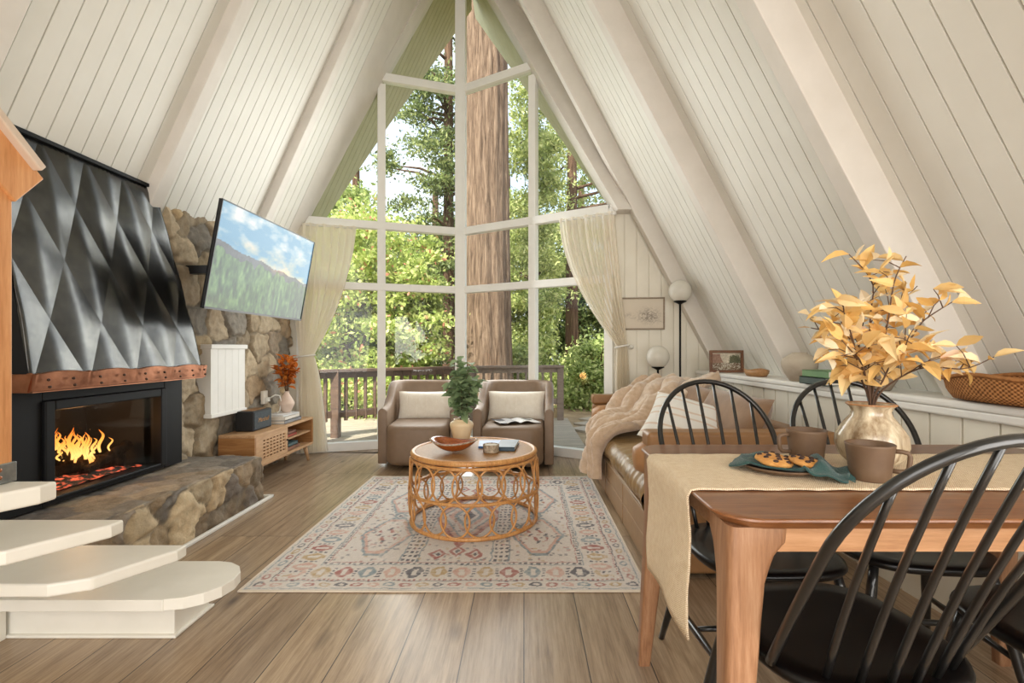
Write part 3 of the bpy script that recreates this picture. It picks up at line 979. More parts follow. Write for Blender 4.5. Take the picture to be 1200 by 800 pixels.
TPAL = np.array([(140, 131, 119), (124, 117, 107), (152, 139, 122), (114, 107, 100), (160, 144, 122)])
hearth = rock_box('stone_hearth', (-2.46, 2.125, 0), (-1.875, 3.62, 0.35), 0.05, seeds, 4, pal=FPAL, toppal=TPAL)
tag(hearth, 'raised hearth of rough grey and brown stones below the black fireplace', 'hearth')
mb = MB(); mb.box((-1.875, 2.14, 0), (-1.85, 3.66, 0.022)); mb.box((-2.1, 3.64, 0), (-1.85, 3.665, 0.022))
struct(mb.build('baseboard_left', M['white'], bevel=0.006))

# ------------------------------------------------------------------ fireplace
fp = thing('fireplace', 'black metal fireplace with quilted hood, copper band and glowing fire', 'fireplace', (-2.4, 2.78, 0.34))
# surround with an opening
SX = -2.32
mb = MB()
y0_, y1_, zb, zt = 2.15, 3.36, 0.33, 0.95
oy0, oy1, oz0, oz1 = 2.433, 3.144, 0.372, 0.795
for lo, hi in (((y0_, zb), (oy0 - .05, zt)), ((oy1 + .05, zb), (y1_, zt)), ((oy0 - .05, oz1 + .05), (oy1 + .05, zt)), ((oy0 - .05, zb), (oy1 + .05, oz0 - .02))):
    mb.box((-2.5, lo[0], lo[1]), (SX, hi[0], hi[1]))
mb.build('surround', M['blackpaint'], fp, bevel=0.004)
mb = MB()
for lo, hi in (((oy0 - .05, oz0 - .02), (oy0, oz1 + .05)), ((oy1, oz0 - .02), (oy1 + .05, oz1 + .05)), ((oy0, oz1), (oy1, oz1 + .05)), ((oy0, oz0 - .02), (oy1, oz0))):
    mb.box((-2.42, lo[0], lo[1]), (SX + 0.018, hi[0], hi[1]))
mb.build('door_frame', M['blackpaint'], fp, bevel=0.006)
mb = MB()
bx = -2.78
mb.box((bx, oy0, oz0 - .015), (SX - .05, oy1, oz0)); mb.box((bx - .02, oy0, oz0), (bx, oy1, oz1 + .05))
mb.box((bx, oy0 - .02, oz0), (SX - .05, oy0, oz1 + .05)); mb.box((bx, oy1, oz0), (SX - .05, oy1 + .02, oz1 + .05)); mb.box((bx, oy0, oz1 + .03), (SX - .05, oy1, oz1 + .05))
mb.build('firebox', M['firebox'], fp)
mb = MB(); mb.box((SX - 0.012, oy0, oz0), (SX - 0.008, oy1, oz1))
mb.build('glass_door', M['glass'], fp)
# hood: quilted front that leans back to the roof
HB, HT = 0.985, 2.135
HX = lambda z: -2.2 - 0.182 * (z - 0.98)
hy0, hy1 = 2.2, 3.375
HR = lambda z: 3.375 - 0.13 * (z - 0.98)
mb = MB()
nn = 11
for j in range(-2, 6):
    for i in range(-6, 7):
        u0 = 0.1287 + 0.25 * i + 0.125 * j
        z0 = 1.237 + 0.304 * j
        V = []; keep = False
        for a in range(nn):
            for b in range(nn):
                s, t = a / (nn - 1), b / (nn - 1)
                u_ = u0 + (s - t) * 0.125
                z = z0 + (s + t) * 0.304
                o = 0.005 * 16 * s * (1 - s) * t * (1 - t) + 0.010 * (1 - max(abs(2 * s - 1), abs(2 * t - 1)))
                if -.02 < u_ < 1.02 and HB - .02 < z < HT + .02: keep = True
                u_ = min(max(u_, 0), 1); z = min(max(z, HB - 0.02), HT)
                y = hy0 + u_ * (HR(z) - hy0)
                o *= min(1, max(0, (HT - z) / .02)); V.append((HX(z) + o * .98, y, z + o * .18))
        if not keep: continue
        Fc = []
        for a in range(nn - 1):
            for b in range(nn - 1):
                k = a * nn + b
                q = (k, k + nn, k + nn + 1, k + 1)
                A = (Vector(V[q[0]]) - Vector(V[q[2]])).cross(Vector(V[q[1]]) - Vector(V[q[3]])).length
                if A > 1e-6: Fc.append(q)
        if Fc: mb.add(V, Fc)
hood = mb.build('hood', M['blackmetal'], fp, smooth=True)
mb = MB()
for yf in (lambda z: hy0, HR):
    mb.add([(HX(HB), yf(HB), HB), (HX(HT), yf(HT), HT), (-2.9, yf(HT), HT), (-2.9, yf(HB), HB)], [(0, 1, 2, 3)])
mb.add([(-2.9, hy0, HB - .02), (HX(HB), hy0, HB - .02), (HX(HB), hy1, HB - .02), (-2.9, hy1, HB - .02)], [(0, 1, 2, 3)])
mb.build('hood_side', M['blackpaint'], fp)
# top trim angle against the ceiling
mb = MB(); mb.beam((HX(HT) + 0.01, hy0, HT + .004), (HX(HT) + 0.01, HR(HT) + .01, HT + .004), 0.02, 0.02)
mb.build('top_angle', M['blackpaint'], fp)
# copper band with scalloped upper edge
rv = [2.245, 2.37, 2.52, 2.67, 2.82, 2.97, 3.1, 3.22, 3.34]
n = 90
top = []
for k in range(n + 1):
    y = hy0 - 0.012 + (hy1 - hy0 + 0.024) * k / n
    t = (y - hy0) / 0.29
    fr = t - math.floor(t)
    top.append((y, 0.985 + 0.018 * math.sin(PI * fr) ** 0.8 - 0.006 + 0.009 * math.exp(-((fr - 0.97) / 0.035) ** 2) + 0.006 * math.exp(-((fr - 0.03) / 0.05) ** 2)))
mb = MB()
rings = []
for y, zt_ in top:
    rings.append([(-2.19, y, 0.902), (-2.178, y, 0.908), (HX(zt_) + 0.032, y, zt_ - 0.003), (HX(zt_) + 0.026, y, zt_), (HX(zt_) + 0.004, y, zt_ - .002), (-2.21, y, 0.902)])
mb.loft(rings)
for y, s in ((hy0 - .012, -1), (hy1 + .012, 1)):
    mb.hexa([(-2.6, y, .905), (-2.19, y, .905), (-2.19, y + s * .006, .905), (-2.6, y + s * .006, .905)], [(-2.6, y, .985), (-2.17, y, .985), (-2.17, y + s * .006, .985), (-2.6, y + s * .006, .985)])
mb.box((-2.5, hy0, .9), (-2.185, hy1, .912))
band = mb.build('copper_band', M['copper'], fp)
band['label'] = 'hammered copper band with scalloped upper edge'
for y in rv:
    for z in (0.925, 0.957):
        m_ = MB(); m_.sphere((HX(z) + 0.040, y, z), 0.0068, seg=8, rings=6)
        m_.build('rivet', M['rivet'], band, smooth=True)
# fire
def rough_log(p0, p1, r, seed):
    p0, p1 = Vector(p0), Vector(p1)
    k = 9
    rr = random.Random(seed)
    pts = [p0.lerp(p1, i / (k - 1)) + Vector((rr.uniform(-.006, .006), rr.uniform(-.006, .006), rr.uniform(-.008, .008))) for i in range(k)]
    m_ = MB(); m_.tube(pts, [r * rr.uniform(.82, 1.12) for _ in pts], 10)
    return m_
LOGS = [((-2.62, 2.56, .455), (-2.44, 3.02, .42), .045, 'charred log lying lowest at the front of the fire'),
        ((-2.70, 2.62, .44), (-2.66, 3.04, .45), .042, 'charred log lying at the back of the firebox'),
        ((-2.50, 2.60, .50), (-2.68, 2.98, .52), .036, 'charred log crossing on top of the other logs'),
        ((-2.44, 2.74, .41), (-2.46, 3.07, .50), .03, 'thin charred log propped up at the right of the fire')]
for i, (a, b, r_, lab) in enumerate(LOGS):
    o = rough_log(a, b, r_, i + 3).build('firewood_log', M['log'], smooth=True)
    recenter(o); tag(o, lab, 'log', 'logs in the fire')
ys = np.linspace(2.52, 3.06, 34); xs = np.linspace(-2.72, -2.36, 20)
A, B = np.meshgrid(xs, ys, indexing='ij')
Zm = 0.372 + 0.03 * np.clip(1 - ((A + 2.54) / .2) ** 2, 0, 1) * np.clip(1 - ((B - 2.79) / .28) ** 2, 0, 1) + 0.012 * np.abs(fbm(np.stack([A, B, 0 * A], -1).reshape(-1, 3), 30, 2).reshape(A.shape))
o = np_mesh('ember_bed', np.stack([A, B, Zm], -1).reshape(-1, 3), quads(*A.shape), M['ember'])
tag(o, 'bed of glowing red embers under the burning logs', 'embers', kind='stuff')
mb = MB()
fr = random.Random(3)
for k in range(34):
    y = fr.gauss(2.78, .085); x = fr.uniform(-2.66, -2.42)
    c = 1 - min(1, abs(y - 2.76) / .22)
    hgt = fr.uniform(.03, .07) + .13 * c * fr.uniform(.3, 1.1)
    w = fr.uniform(.006, .013)
    z0 = .47 + fr.uniform(-.04, .04)
    ph = fr.uniform(0, 6)
    pts = []; rs = []
    for i in range(12):
        t = i / 11
        pts.append((x + .012 * math.sin(ph + 4 * t) * t, y + .024 * math.sin(ph + 7 * t) * (t + .2), z0 + hgt * t))
        rs.append(w * max(.04, (0.45 + 1.7 * t) * (1 - t) ** 1.0 + 0.03))
    mb.tube(pts, rs, 8)
o = mb.build('flames', M['flame'], smooth=True)
tag(o, 'orange flames licking up from the logs in the firebox', 'fire', kind='stuff')

# ------------------------------------------------------------------ staircase at the left
st = thing('staircase', 'white painted open staircase with chamfered treads and an orange wood post', 'staircase', (-1.8, 1.7, 0))
def tread(xr, ya, yb, z, ch, rnd_=False, t=0.042):
    xl = -2.75
    if rnd_:
        pts = [(xl, ya), (xr - .16, ya)]
        for k in range(9):
            a = -PI / 2 + k * PI / 8
            pts.append((xr - .16 + .16 * math.cos(a), (ya + yb) / 2 + .005 + (yb - ya) / 2 * math.sin(a)))
        pts += [(xl, yb)]
    else:
        pts = [(xl, ya), (xr - ch, ya), (xr - ch * .55, ya + ch * .2), (xr, yb - .05), (xr, yb), (xl, yb)]
    m_ = MB(); m_.loft([[(x, y, z - t) for x, y in pts], [(x, y, z) for x, y in pts]])
    return m_.build('tread', M['stair'], st, bevel=0.008, bseg=3)
tread(-1.125, 1.76, 2.08, 0.205, 0, True)
tread(-1.245, 1.52, 1.83, 0.375, .22)
tread(-1.275, 1.29, 1.58, 0.555, .22)
tread(-1.285, 1.06, 1.365, 0.735, .2, t=0.05)
tread(-1.285, .8, 1.13, 0.915, .2, t=0.05)
mb = MB(); mb.box((-2.75, 1.89, 0), (-1.335, 2.1, 0.163)); mb.build('riser', M['stair'], st, bevel=0.004)
mb = MB(); mb.box((-2.75, 1.875, 0), (-1.32, 2.115, 0.012)); mb.build('base_bead', M['stair'], st, bevel=0.004)
mb = MB(); mb.box((-2.75, 1.7, 0), (-1.96, 1.875, 0.163)); mb.build('base_box', M['stair'], st, bevel=0.004)
mb = MB(); mb.box((-2.75, 0.6, 0), (-2.55, 1.6, 0.9)); mb.build('stringer', M['stair'], st)
mb = MB(); mb.box((-1.49, 1.27, 0.737), (-1.40, 1.355, 1.55)); mb.build('newel_post', M['fir'], st, bevel=0.004)
mb = MB(); mb.box((-1.494, 1.264, 0.737), (-1.395, 1.362, 0.79)); mb.build('post_bracket', M['zinc'], st, bevel=0.002)
mb = MB()
for dz in (.755, .775):
    mb.sphere((-1.394, 1.315, dz), .006, seg=8, rings=5)
mb.build('bracket_bolt', M['copper'], st)
# sloping handrail with its pale cap
a, b = (-1.435, 1.395, 1.545), (-1.435, 0.6, 2.25)
mb = MB(); mb.beam(a, b, 0.09, 0.12); mb.build('handrail', M['fir'], st, bevel=0.004)
mb = MB(); mb.beam((-1.425, 1.41, 1.61), (-1.425, 0.61, 2.32), 0.12, 0.022); mb.build('handrail_cap', M['railtop'], st, bevel=0.004)

# ------------------------------------------------------------------ television
c4 = [Vector(p) for p in ((-1.872, 3.07, 2.03), (-1.82, 4.30, 2.02), (-1.94, 4.30, 1.34), (-1.992, 3.07, 1.35))]
ctr = sum(c4, Vector()) / 4
U_ = ((c4[1] - c4[0]) + (c4[2] - c4[3])).normalized(); W_ = ((c4[0] - c4[3]) + (c4[1] - c4[2])).normalized()
Nn = U_.cross(W_); Nn.normalize()
if Nn.x < 0: Nn = -Nn
tvm = Matrix((U_, Nn, W_)).transposed().to_4x4(); tvm.translation = ctr
tv = thing('television', 'wide flat television tilted forward on the stone wall, showing a sunset forest', 'television', ctr)
wv, hv = 1.23, 0.692
mb = MB(); mb.box((-wv / 2, -.022, -hv / 2), (wv / 2, -.002, hv / 2), tvm); mb.build('tv_body', M['tvbody'], tv, bevel=0.004)
mb = MB()
for lo, hi in (((-wv / 2, -hv / 2), (wv / 2, -hv / 2 + .014)), ((-wv / 2, hv / 2 - .007), (wv / 2, hv / 2)), ((-wv / 2, -hv / 2), (-wv / 2 + .007, hv / 2)), ((wv / 2 - .007, -hv / 2), (wv / 2, hv / 2))):
    mb.box((lo[0], -.004, lo[1]), (hi[0], .006, hi[1]), tvm)
mb.build('bezel', M['tvbody'], tv)
nu, nv = 220, 125
u = np.linspace(0, 1, nu); v = np.linspace(0, 1, nv)
Ug, Vg = np.meshgrid(u, v, indexing='ij')
Pn = np.stack([Ug * 1.78, Vg, 0 * Ug], -1).reshape(-1, 3)
cl = fbm(Pn * np.array([1, 2.2, 1]), 4, 3, 5).reshape(Ug.shape)
sky = np.array([112, 172, 206])[None, None] * np.ones(Ug.shape + (1,))
cm = np.clip((cl + 0.45) * .75, 0, 1)[..., None]
warm = np.clip(1 - (Vg - .55) / .22, 0, 1)[..., None]
cloud = np.array([246, 244, 238]) * (1 - warm) + np.array([255, 226, 176]) * warm
img = sky * (1 - cm) + cloud * cm
ridge = 0.63 - 0.17 * Ug + 0.03 * fbm(np.stack([Ug.ravel(), 0 * Ug.ravel(), 0 * Ug.ravel()], -1), 6, 8, 4).reshape(Ug.shape)
mt = Vg < ridge
mcol = np.array([88, 92, 98]) + 18 * fbm(Pn, 12, 5, 3).reshape(Ug.shape)[..., None]
img = np.where(mt[..., None], mcol, img)
tree = Vg < ridge - 0.055 - 0.05 * np.clip(.6 - Ug, 0, 1) + 0.03 * fbm(Pn, 14, 2, 3).reshape(Ug.shape)
tn = fbm(Pn * np.array([1, .45, 1]), 26, 7, 4).reshape(Ug.shape)
tcol = np.array([92, 130, 78]) + 46 * tn[..., None] * np.array([1, 1, .7]) - 30 * (1 - Vg[..., None])
dk = np.clip((Ug - .72) * 3, 0, 1)[..., None]
tcol = tcol * (1 - dk * .45)
img = np.where(tree[..., None], tcol, img)
glow = np.exp(-((Ug - .62) ** 2 / .012 + (Vg - (ridge + .02)) ** 2 / .003))[..., None]
img = img + glow * np.array([90, 40, 0])
loc = np.stack([(Ug - .5) * (wv - .014), 0 * Ug + .001, (Vg - .5) * (hv - .02) + .003], -1).reshape(-1, 3)
mw = np.array(tvm)
V = loc @ mw[:3, :3].T + mw[:3, 3]
np_mesh('tv_screen', V, quads(nu, nv), M['tvscreen'], tv, cols=srgb(np.clip(img.reshape(-1, 3), 0, 255)))
mb = MB(); mb.beam(ctr - Nn * .04, Vector((XS - .0, ctr.y - .1, ctr.z - .02)), .06, .06); mb.beam(ctr - Nn * .05 - W_ * .15, ctr - Nn * .05 + W_ * .15, .2, .03, up=Nn)
mb.build('wall_mount', M['tvbody'], tv)

# white hatch in the stone wall
ht = thing('wall_hatch', 'white painted panel set in the stone wall below the television', 'hatch', (-2.4, 3.92, .58))
upm = MB()
hy = [3.7 + .455 * k / 5 for k in range(6)]
for a, b in zip(hy[:-1], hy[1:]):
    upm.box((-2.46, a + .0015, .6), (-2.342, b - .0015, 1.1))
upm.build('panel', M['white'], ht)
mb = MB(); mb.box((-2.46, 3.685, 1.095), (-2.325, 4.17, 1.13)); mb.build('head_casing', M['white'], ht, bevel=0.005)
mb = MB(); mb.box((-2.46, 3.69, .575), (-2.33, 4.165, .605)); mb.build('sill_casing', M['white'], ht, bevel=0.005)
# outlet and cord
ot = thing('wall_outlet', 'ivory wall outlet with a white plug on the stone wall', 'outlet', (-2.37, 4.55, .62))
mb = MB(); mb.box((-2.40, 4.51, .59), (-2.372, 4.585, .71)); mb.build('cover_plate', M['cream_cover'], ot, bevel=0.004)
mb = MB(); mb.box((-2.372, 4.53, .61), (-2.34, 4.57, .65)); mb.build('plug', M['white'], ot, bevel=0.006)
mb = MB(); mb.tube([(-2.34, 4.55, .64), (-2.30, 4.58, .67), (-2.27, 4.60, .66), (-2.26, 4.61, .6), (-2.27, 4.6, .52), (-2.33, 4.56, .45)], .006, 8)
mb.build('cord', M['white'], ot, smooth=True)

# ------------------------------------------------------------------ tv stand
TX0, TX1, TY0, TY1, TZ0, TZ1 = -2.385, -2.10, 3.86, 4.93, .15, .42
ts = thing('tv_stand', 'low ash wood media stand with a lattice door and open shelves', 'tv stand', (-2.24, 4.4, 0))
th = .022
YD = 4.41
mb = MB()
mb.box((TX0, TY0, TZ1 - th), (TX1, TY1, TZ1)); mb.build('top', M['ash'], ts, bevel=0.003)
mb = MB(); mb.box((TX0, TY0, TZ0), (TX1, TY1, TZ0 + th)); mb.build('bottom', M['ash'], ts, bevel=0.003)
for y in (TY0, TY1 - th):
    mb = MB(); mb.box((TX0, y, TZ0 + th), (TX1, y + th, TZ1 - th)); mb.build('side_panel', M['ashend'], ts)
mb = MB(); mb.box((TX0, YD - .01, TZ0 + th), (TX1 - .01, YD + .01, TZ1 - th)); mb.build('divider', M['ash'], ts)
mb = MB(); mb.box((TX0, TY0 + th, TZ0 + th), (TX0 + .01, TY1 - th, TZ1 - th)); mb.build('back_panel', M['dark'], ts)
mb = MB(); mb.box((TX0 + .01, YD + .01, .278), (TX1 - .02, TY1 - th, .294)); mb.build('shelf', M['ash'], ts)
mb = MB()
dy0, dy1, dz0, dz1 = TY0 + th, YD - .01, TZ0 + th, TZ1 - th
gy0, gy1, gz0, gz1 = dy0 + .10, dy1 - .04, dz0 + .032, dz1 - .032
for lo, hi in (((dy0, dz0), (gy0, dz1)), ((gy1, dz0), (dy1, dz1)), ((gy0, dz0), (gy1, gz0)), ((gy0, gz1), (gy1, dz1))):
    mb.box((TX1 - .018, lo[0], lo[1]), (TX1, hi[0], hi[1]))
ny, nz = 7, 6
for i in range(ny + 1):
    y = gy0 + (gy1 - gy0) * i / ny
    mb.box((TX1 - .014, y - .011, gz0), (TX1 - .003, y + .011, gz1))
for k in range(nz + 1):
    z = gz0 + (gz1 - gz0) * k / nz
    mb.box((TX1 - .012, gy0, z - .007), (TX1 - .001, gy1, z + .007))
mb.build('lattice_door', M['ash'], ts)
mb = MB(); mb.cyl((TX1, YD - .025, .29), (TX1 + .015, YD - .025, .29), .007, seg=10); mb.build('knob', M['lampblack'], ts)
for x, y, dx, dy in ((TX1 - .04, TY1 - .1, .02, .04), (TX1 - .04, TY0 + .12, .02, -.04), (TX0 + .05, TY1 - .1, -.01, .04), (TX0 + .05, TY0 + .12, -.01, -.04)):
    mb = MB(); mb.cyl((x, y, TZ0), (x + dx, y + dy, 0), .021, .012, 12); mb.build('leg', M['ash'], ts, smooth=True)
# speaker
sp = thing('speaker', 'black box speaker with grey cloth front and brass script badge', 'speaker', (-2.26, 4.17, TZ1))
mb = MB(); mb.box((-2.345, 4.02, TZ1 + .004), (-2.2, 4.315, TZ1 + .165)); mb.build('cabinet', M['speaker'], sp, bevel=0.006)
mb = MB(); mb.box((-2.2, 4.034, TZ1 + .016), (-2.195, 4.301, TZ1 + .153)); mb.build('grille_cloth', M['grille'], sp)
mb = MB(); mb.box((-2.32, 4.06, TZ1 + .165), (-2.23, 4.275, TZ1 + .169)); mb.build('control_plate', M['brass'], sp)
def text_mesh(txt, size, mat, name, parent, mtx, depth=0.001):
    cu = bpy.data.curves.new(name, 'FONT'); cu.body = txt; cu.size = size; cu.align_x = 'CENTER'; cu.align_y = 'CENTER'; cu.extrude = depth; cu.shear = 0.3
    o = bpy.data.objects.new(name, cu); COL.objects.link(o)
    dg = bpy.context.evaluated_depsgraph_get(); dg.update()
    me = bpy.data.meshes.new_from_object(o.evaluated_get(dg))
    bpy.data.objects.remove(o)
    me.transform(mtx)
    return link(name, me, mat, parent)
mt_ = Matrix(((0, 0, 1), (1, 0, 0), (0, 1, 0))).to_4x4(); mt_.translation = Vector((-2.193, 4.168, TZ1 + .085))
text_mesh('Marshall', .05, M['brass'], 'logo', sp, mt_)

def book(name, label, cat, lo, hi, cover, group=None, spine='x', rz=0, loc=None, pages=True):
    """closed book lying flat: cover boards, spine and page block"""
    lo, hi = Vector(lo), Vector(hi)
    c = (lo + hi) / 2; c.z = lo.z
    t = thing(name, label, cat, c, group, rz)
    a, b = lo - c, hi - c
    m_ = MB(); m_.box((a.x, a.y, 0), (b.x, b.y, .004)); m_.box((a.x, a.y, b.z - .004), (b.x, b.y, b.z))
    if spine == 'x': m_.box((b.x - .004, a.y, 0), (b.x, b.y, b.z))
    elif spine == '-y': m_.box((a.x, a.y, 0), (b.x, a.y + .004, b.z))
    else: m_.box((a.x, a.y, 0), (a.x + .004, b.y, b.z))
    o = m_.build('cover', M[cover], None); o.parent = t
    m_ = MB(); m_.box((a.x + .006, a.y + .006, .004), (b.x - .005, b.y - .006, b.z - .004))
    o = m_.build('pages', M['paper'], None); o.parent = t
    return t
zz = TZ1
book('book', 'grey covered book at the bottom of the stack on the media stand', 'book', (-2.36, 4.43, zz), (-2.14, 4.76, zz + .032), 'grey_cover', 'books under the clay vase'); zz += .032
book('book', 'cream covered book in the middle of the stack on the media stand', 'book', (-2.36, 4.44, zz), (-2.15, 4.75, zz + .03), 'cream_cover', 'books under the clay vase', rz=.04); zz += .03
book('book', 'thin white book on top of the stack under the clay vase', 'book', (-2.34, 4.47, zz), (-2.16, 4.74, zz + .016), 'white_cover', 'books under the clay vase', rz=-.08); zz += .016
vz = thing('vase', 'pale clay diamond shaped vase on the stack of books', 'vase', (-2.235, 4.66, zz))
mb = MB(); mb.lathe([(.03, 0), (.036, .004), (.068, .075), (.071, .085), (.066, .1), (.03, .165), (.021, .18), (.022, .195), (.024, .2), (.019, .2), (.017, .18)], 28, (-2.235, 4.66, zz))
mb.build('body', M['pinkvase'], vz, smooth=True, sharp=.9)
for i in range(6):
    lr = random.Random(40 + i)
    a = i * 1.05 + .3
    base = Vector((-2.235, 4.66, zz + .17))
    tip = base + Vector((math.cos(a) * .085, math.sin(a) * .085, .25 + .05 * (i % 3)))
    mid = base.lerp(tip, .5) + Vector((0, 0, .03))
    m_ = MB(); m_.tube([base - Vector((0, 0, .1)), base, mid, tip], [.003, .003, .0025, .0015], 6)
    o = m_.build('autumn_spray', M['twig'], smooth=True)
    tag(o, 'stem of bright orange autumn leaves in the clay vase on the stand', 'branch', 'orange stems in the clay vase')
    m_ = MB()
    for k in range(15):
        t = .25 + .75 * k / 14
        p = base.lerp(mid, t * 2) if t < .5 else mid.lerp(tip, t * 2 - 1)
        for q in range(2):
            d = Vector((lr.uniform(-1, 1), lr.uniform(-1, 1), lr.uniform(-.3, .8)))
            leaf_at(m_, p, d, (lr.uniform(-.4, .4), lr.uniform(-.4, .4), 1), lr.uniform(.05, .085), lr.uniform(.035, .05), lr.uniform(-.2, .4))
    m_.build('leaves', M['orange_leaf'], o, smooth=False)
# boxes and books on the open shelf
for j, (z0, items) in enumerate(((TZ0 + th, (('brown_cover', 4.46, 4.70, .035, 'long brown book lying at the bottom of the lower shelf'), ('teal_cover', 4.47, 4.66, .032, 'teal grey book lying on the brown book in the lower shelf'))),
                                 (.294, (('red_cover', 4.46, 4.64, .028, 'rust red book lying on the upper shelf of the media stand'), ('brown_cover', 4.47, 4.62, .026, 'brown book lying on the rust red book on the upper shelf'))))):
    z = z0
    for cv, a, b, h_, lab in items:
        book('book', lab, 'book', (-2.32, a, z), (-2.13, b, z + h_), cv, 'books in the media stand'); z += h_

# ------------------------------------------------------------------ curtains
def curtain(name, label, top0, top1, tie0, tie1, bot0, bot1, inn, ztop, ztie, zbot, knob):
    """linen panel gathered at a tieback; the six points are plan positions (x, y)"""
    nu, nv = 150, 70
    u = np.linspace(0, 1, nu); V = np.empty((nv, nu, 3))
    for j in range(nv):
        t = j / (nv - 1)
        z = ztop + (zbot - ztop) * t
        if z >= ztie:
            s = (ztop - z) / (ztop - ztie)
            # inner edge sweeps in a curve, outer edge drops nearly straight
            e0 = s ** 1.75; e1 = s ** 1.1
            a = np.array(top0) * (1 - e0) + np.array(tie0) * e0
            b = np.array(top1) * (1 - e1) + np.array(tie1) * e1
        else:
            s = (ztie - z) / (ztie - zbot); e = s ** .6
            a = np.array(tie0) * (1 - e) + np.array(bot0) * e
            b = np.array(tie1) * (1 - e) + np.array(bot1) * e
        wid = np.linalg.norm(b - a)
        amp = (.026 - .012 * math.exp(-((z - ztie) / .25) ** 2)) * (0.6 if t < .03 else 1)
        ph = u * 2 * PI * 9 + .7 * math.sin(3 * t) + .8 * np.sin(u * 9)
        w = amp * (np.sin(ph) + .35 * np.sin(2.3 * ph + 1))
        V[j, :, 0] = a[0] + (b[0] - a[0]) * u + inn[0] * w
        V[j, :, 1] = a[1] + (b[1] - a[1]) * u + inn[1] * w
        V[j, :, 2] = z + (0.008 * np.sin(ph * .5) if t < .02 else 0)
        if z > ztie:   # hem line of a swept curtain sags
            V[j, :, 2] -= 0.0
    root = thing(name, label, 'curtain', ((tie0[0] + tie1[0]) / 2, (tie0[1] + tie1[1]) / 2, zbot))
    np_mesh('fabric', V.reshape(-1, 3), quads(nv, nu), M['curtain'], root, smooth=True)
    c = (np.array(tie0) + np.array(tie1)) / 2
    m_ = MB(); pts = []
    hw = np.linalg.norm(np.array(tie1) - np.array(tie0)) / 2 + .012
    dv = (np.array(tie1) - np.array(tie0)); dv = dv / np.linalg.norm(dv)
    for k in range(24):
        a = 2 * PI * k / 24
        pts.append((c[0] + dv[0] * hw * math.cos(a) + inn[0] * .04 * math.sin(a), c[1] + dv[1] * hw * math.cos(a) + inn[1] * .04 * math.sin(a), ztie + .012 * math.cos(a) * (1 if knob else -1)))
    m_.tube(pts, .009, 8, closed=True); m_.build('tieback', M['white'], root, smooth=True)
    m_ = MB()
    if knob:
        m_.cyl((knob[0] - .09, knob[1] - .02, knob[2]), (knob[0], knob[1] - .03, knob[2]), .006, seg=8); m_.sphere((knob[0], knob[1] - .03, knob[2]), .022)
        m_.build('tieback_knob', M['white'], root, smooth=True)
    m_ = MB(); m_.tube([(top0[0], top0[1], ztop - .02), (top1[0], top1[1], ztop - .02)], .008, 8); m_.sphere((top1[0], top1[1], ztop - .02), .02)
    m_.build('curtain_rod', M['white'], root, smooth=True)
    return root
def gin(x, g, k): return (x, g(x) - k)
curtain('curtain', 'sheer cream curtain tied back beside the stone wall and television',
        gin(-1.79, GL, .09), gin(-2.40, GL, .09), gin(-2.19, GL, .10), gin(-2.31, GL, .10), gin(-2.06, GL, .10), gin(-2.30, GL, .10),
        (-.3, -.95), 2.40, 1.02, .02, None)
curtain('curtain', 'sheer cream curtain tied back beside the framed sketch on the right',
        gin(.36, GR, .09), gin(.86, GR, .09), gin(.885, WR_, .08), gin(.985, WR_, .08), gin(.86, WR_, .08), gin(1.03, WR_, .08),
        (-.3, -.95), 2.40, 1.12, .02, (1.03, WR_(1.03), 1.115))

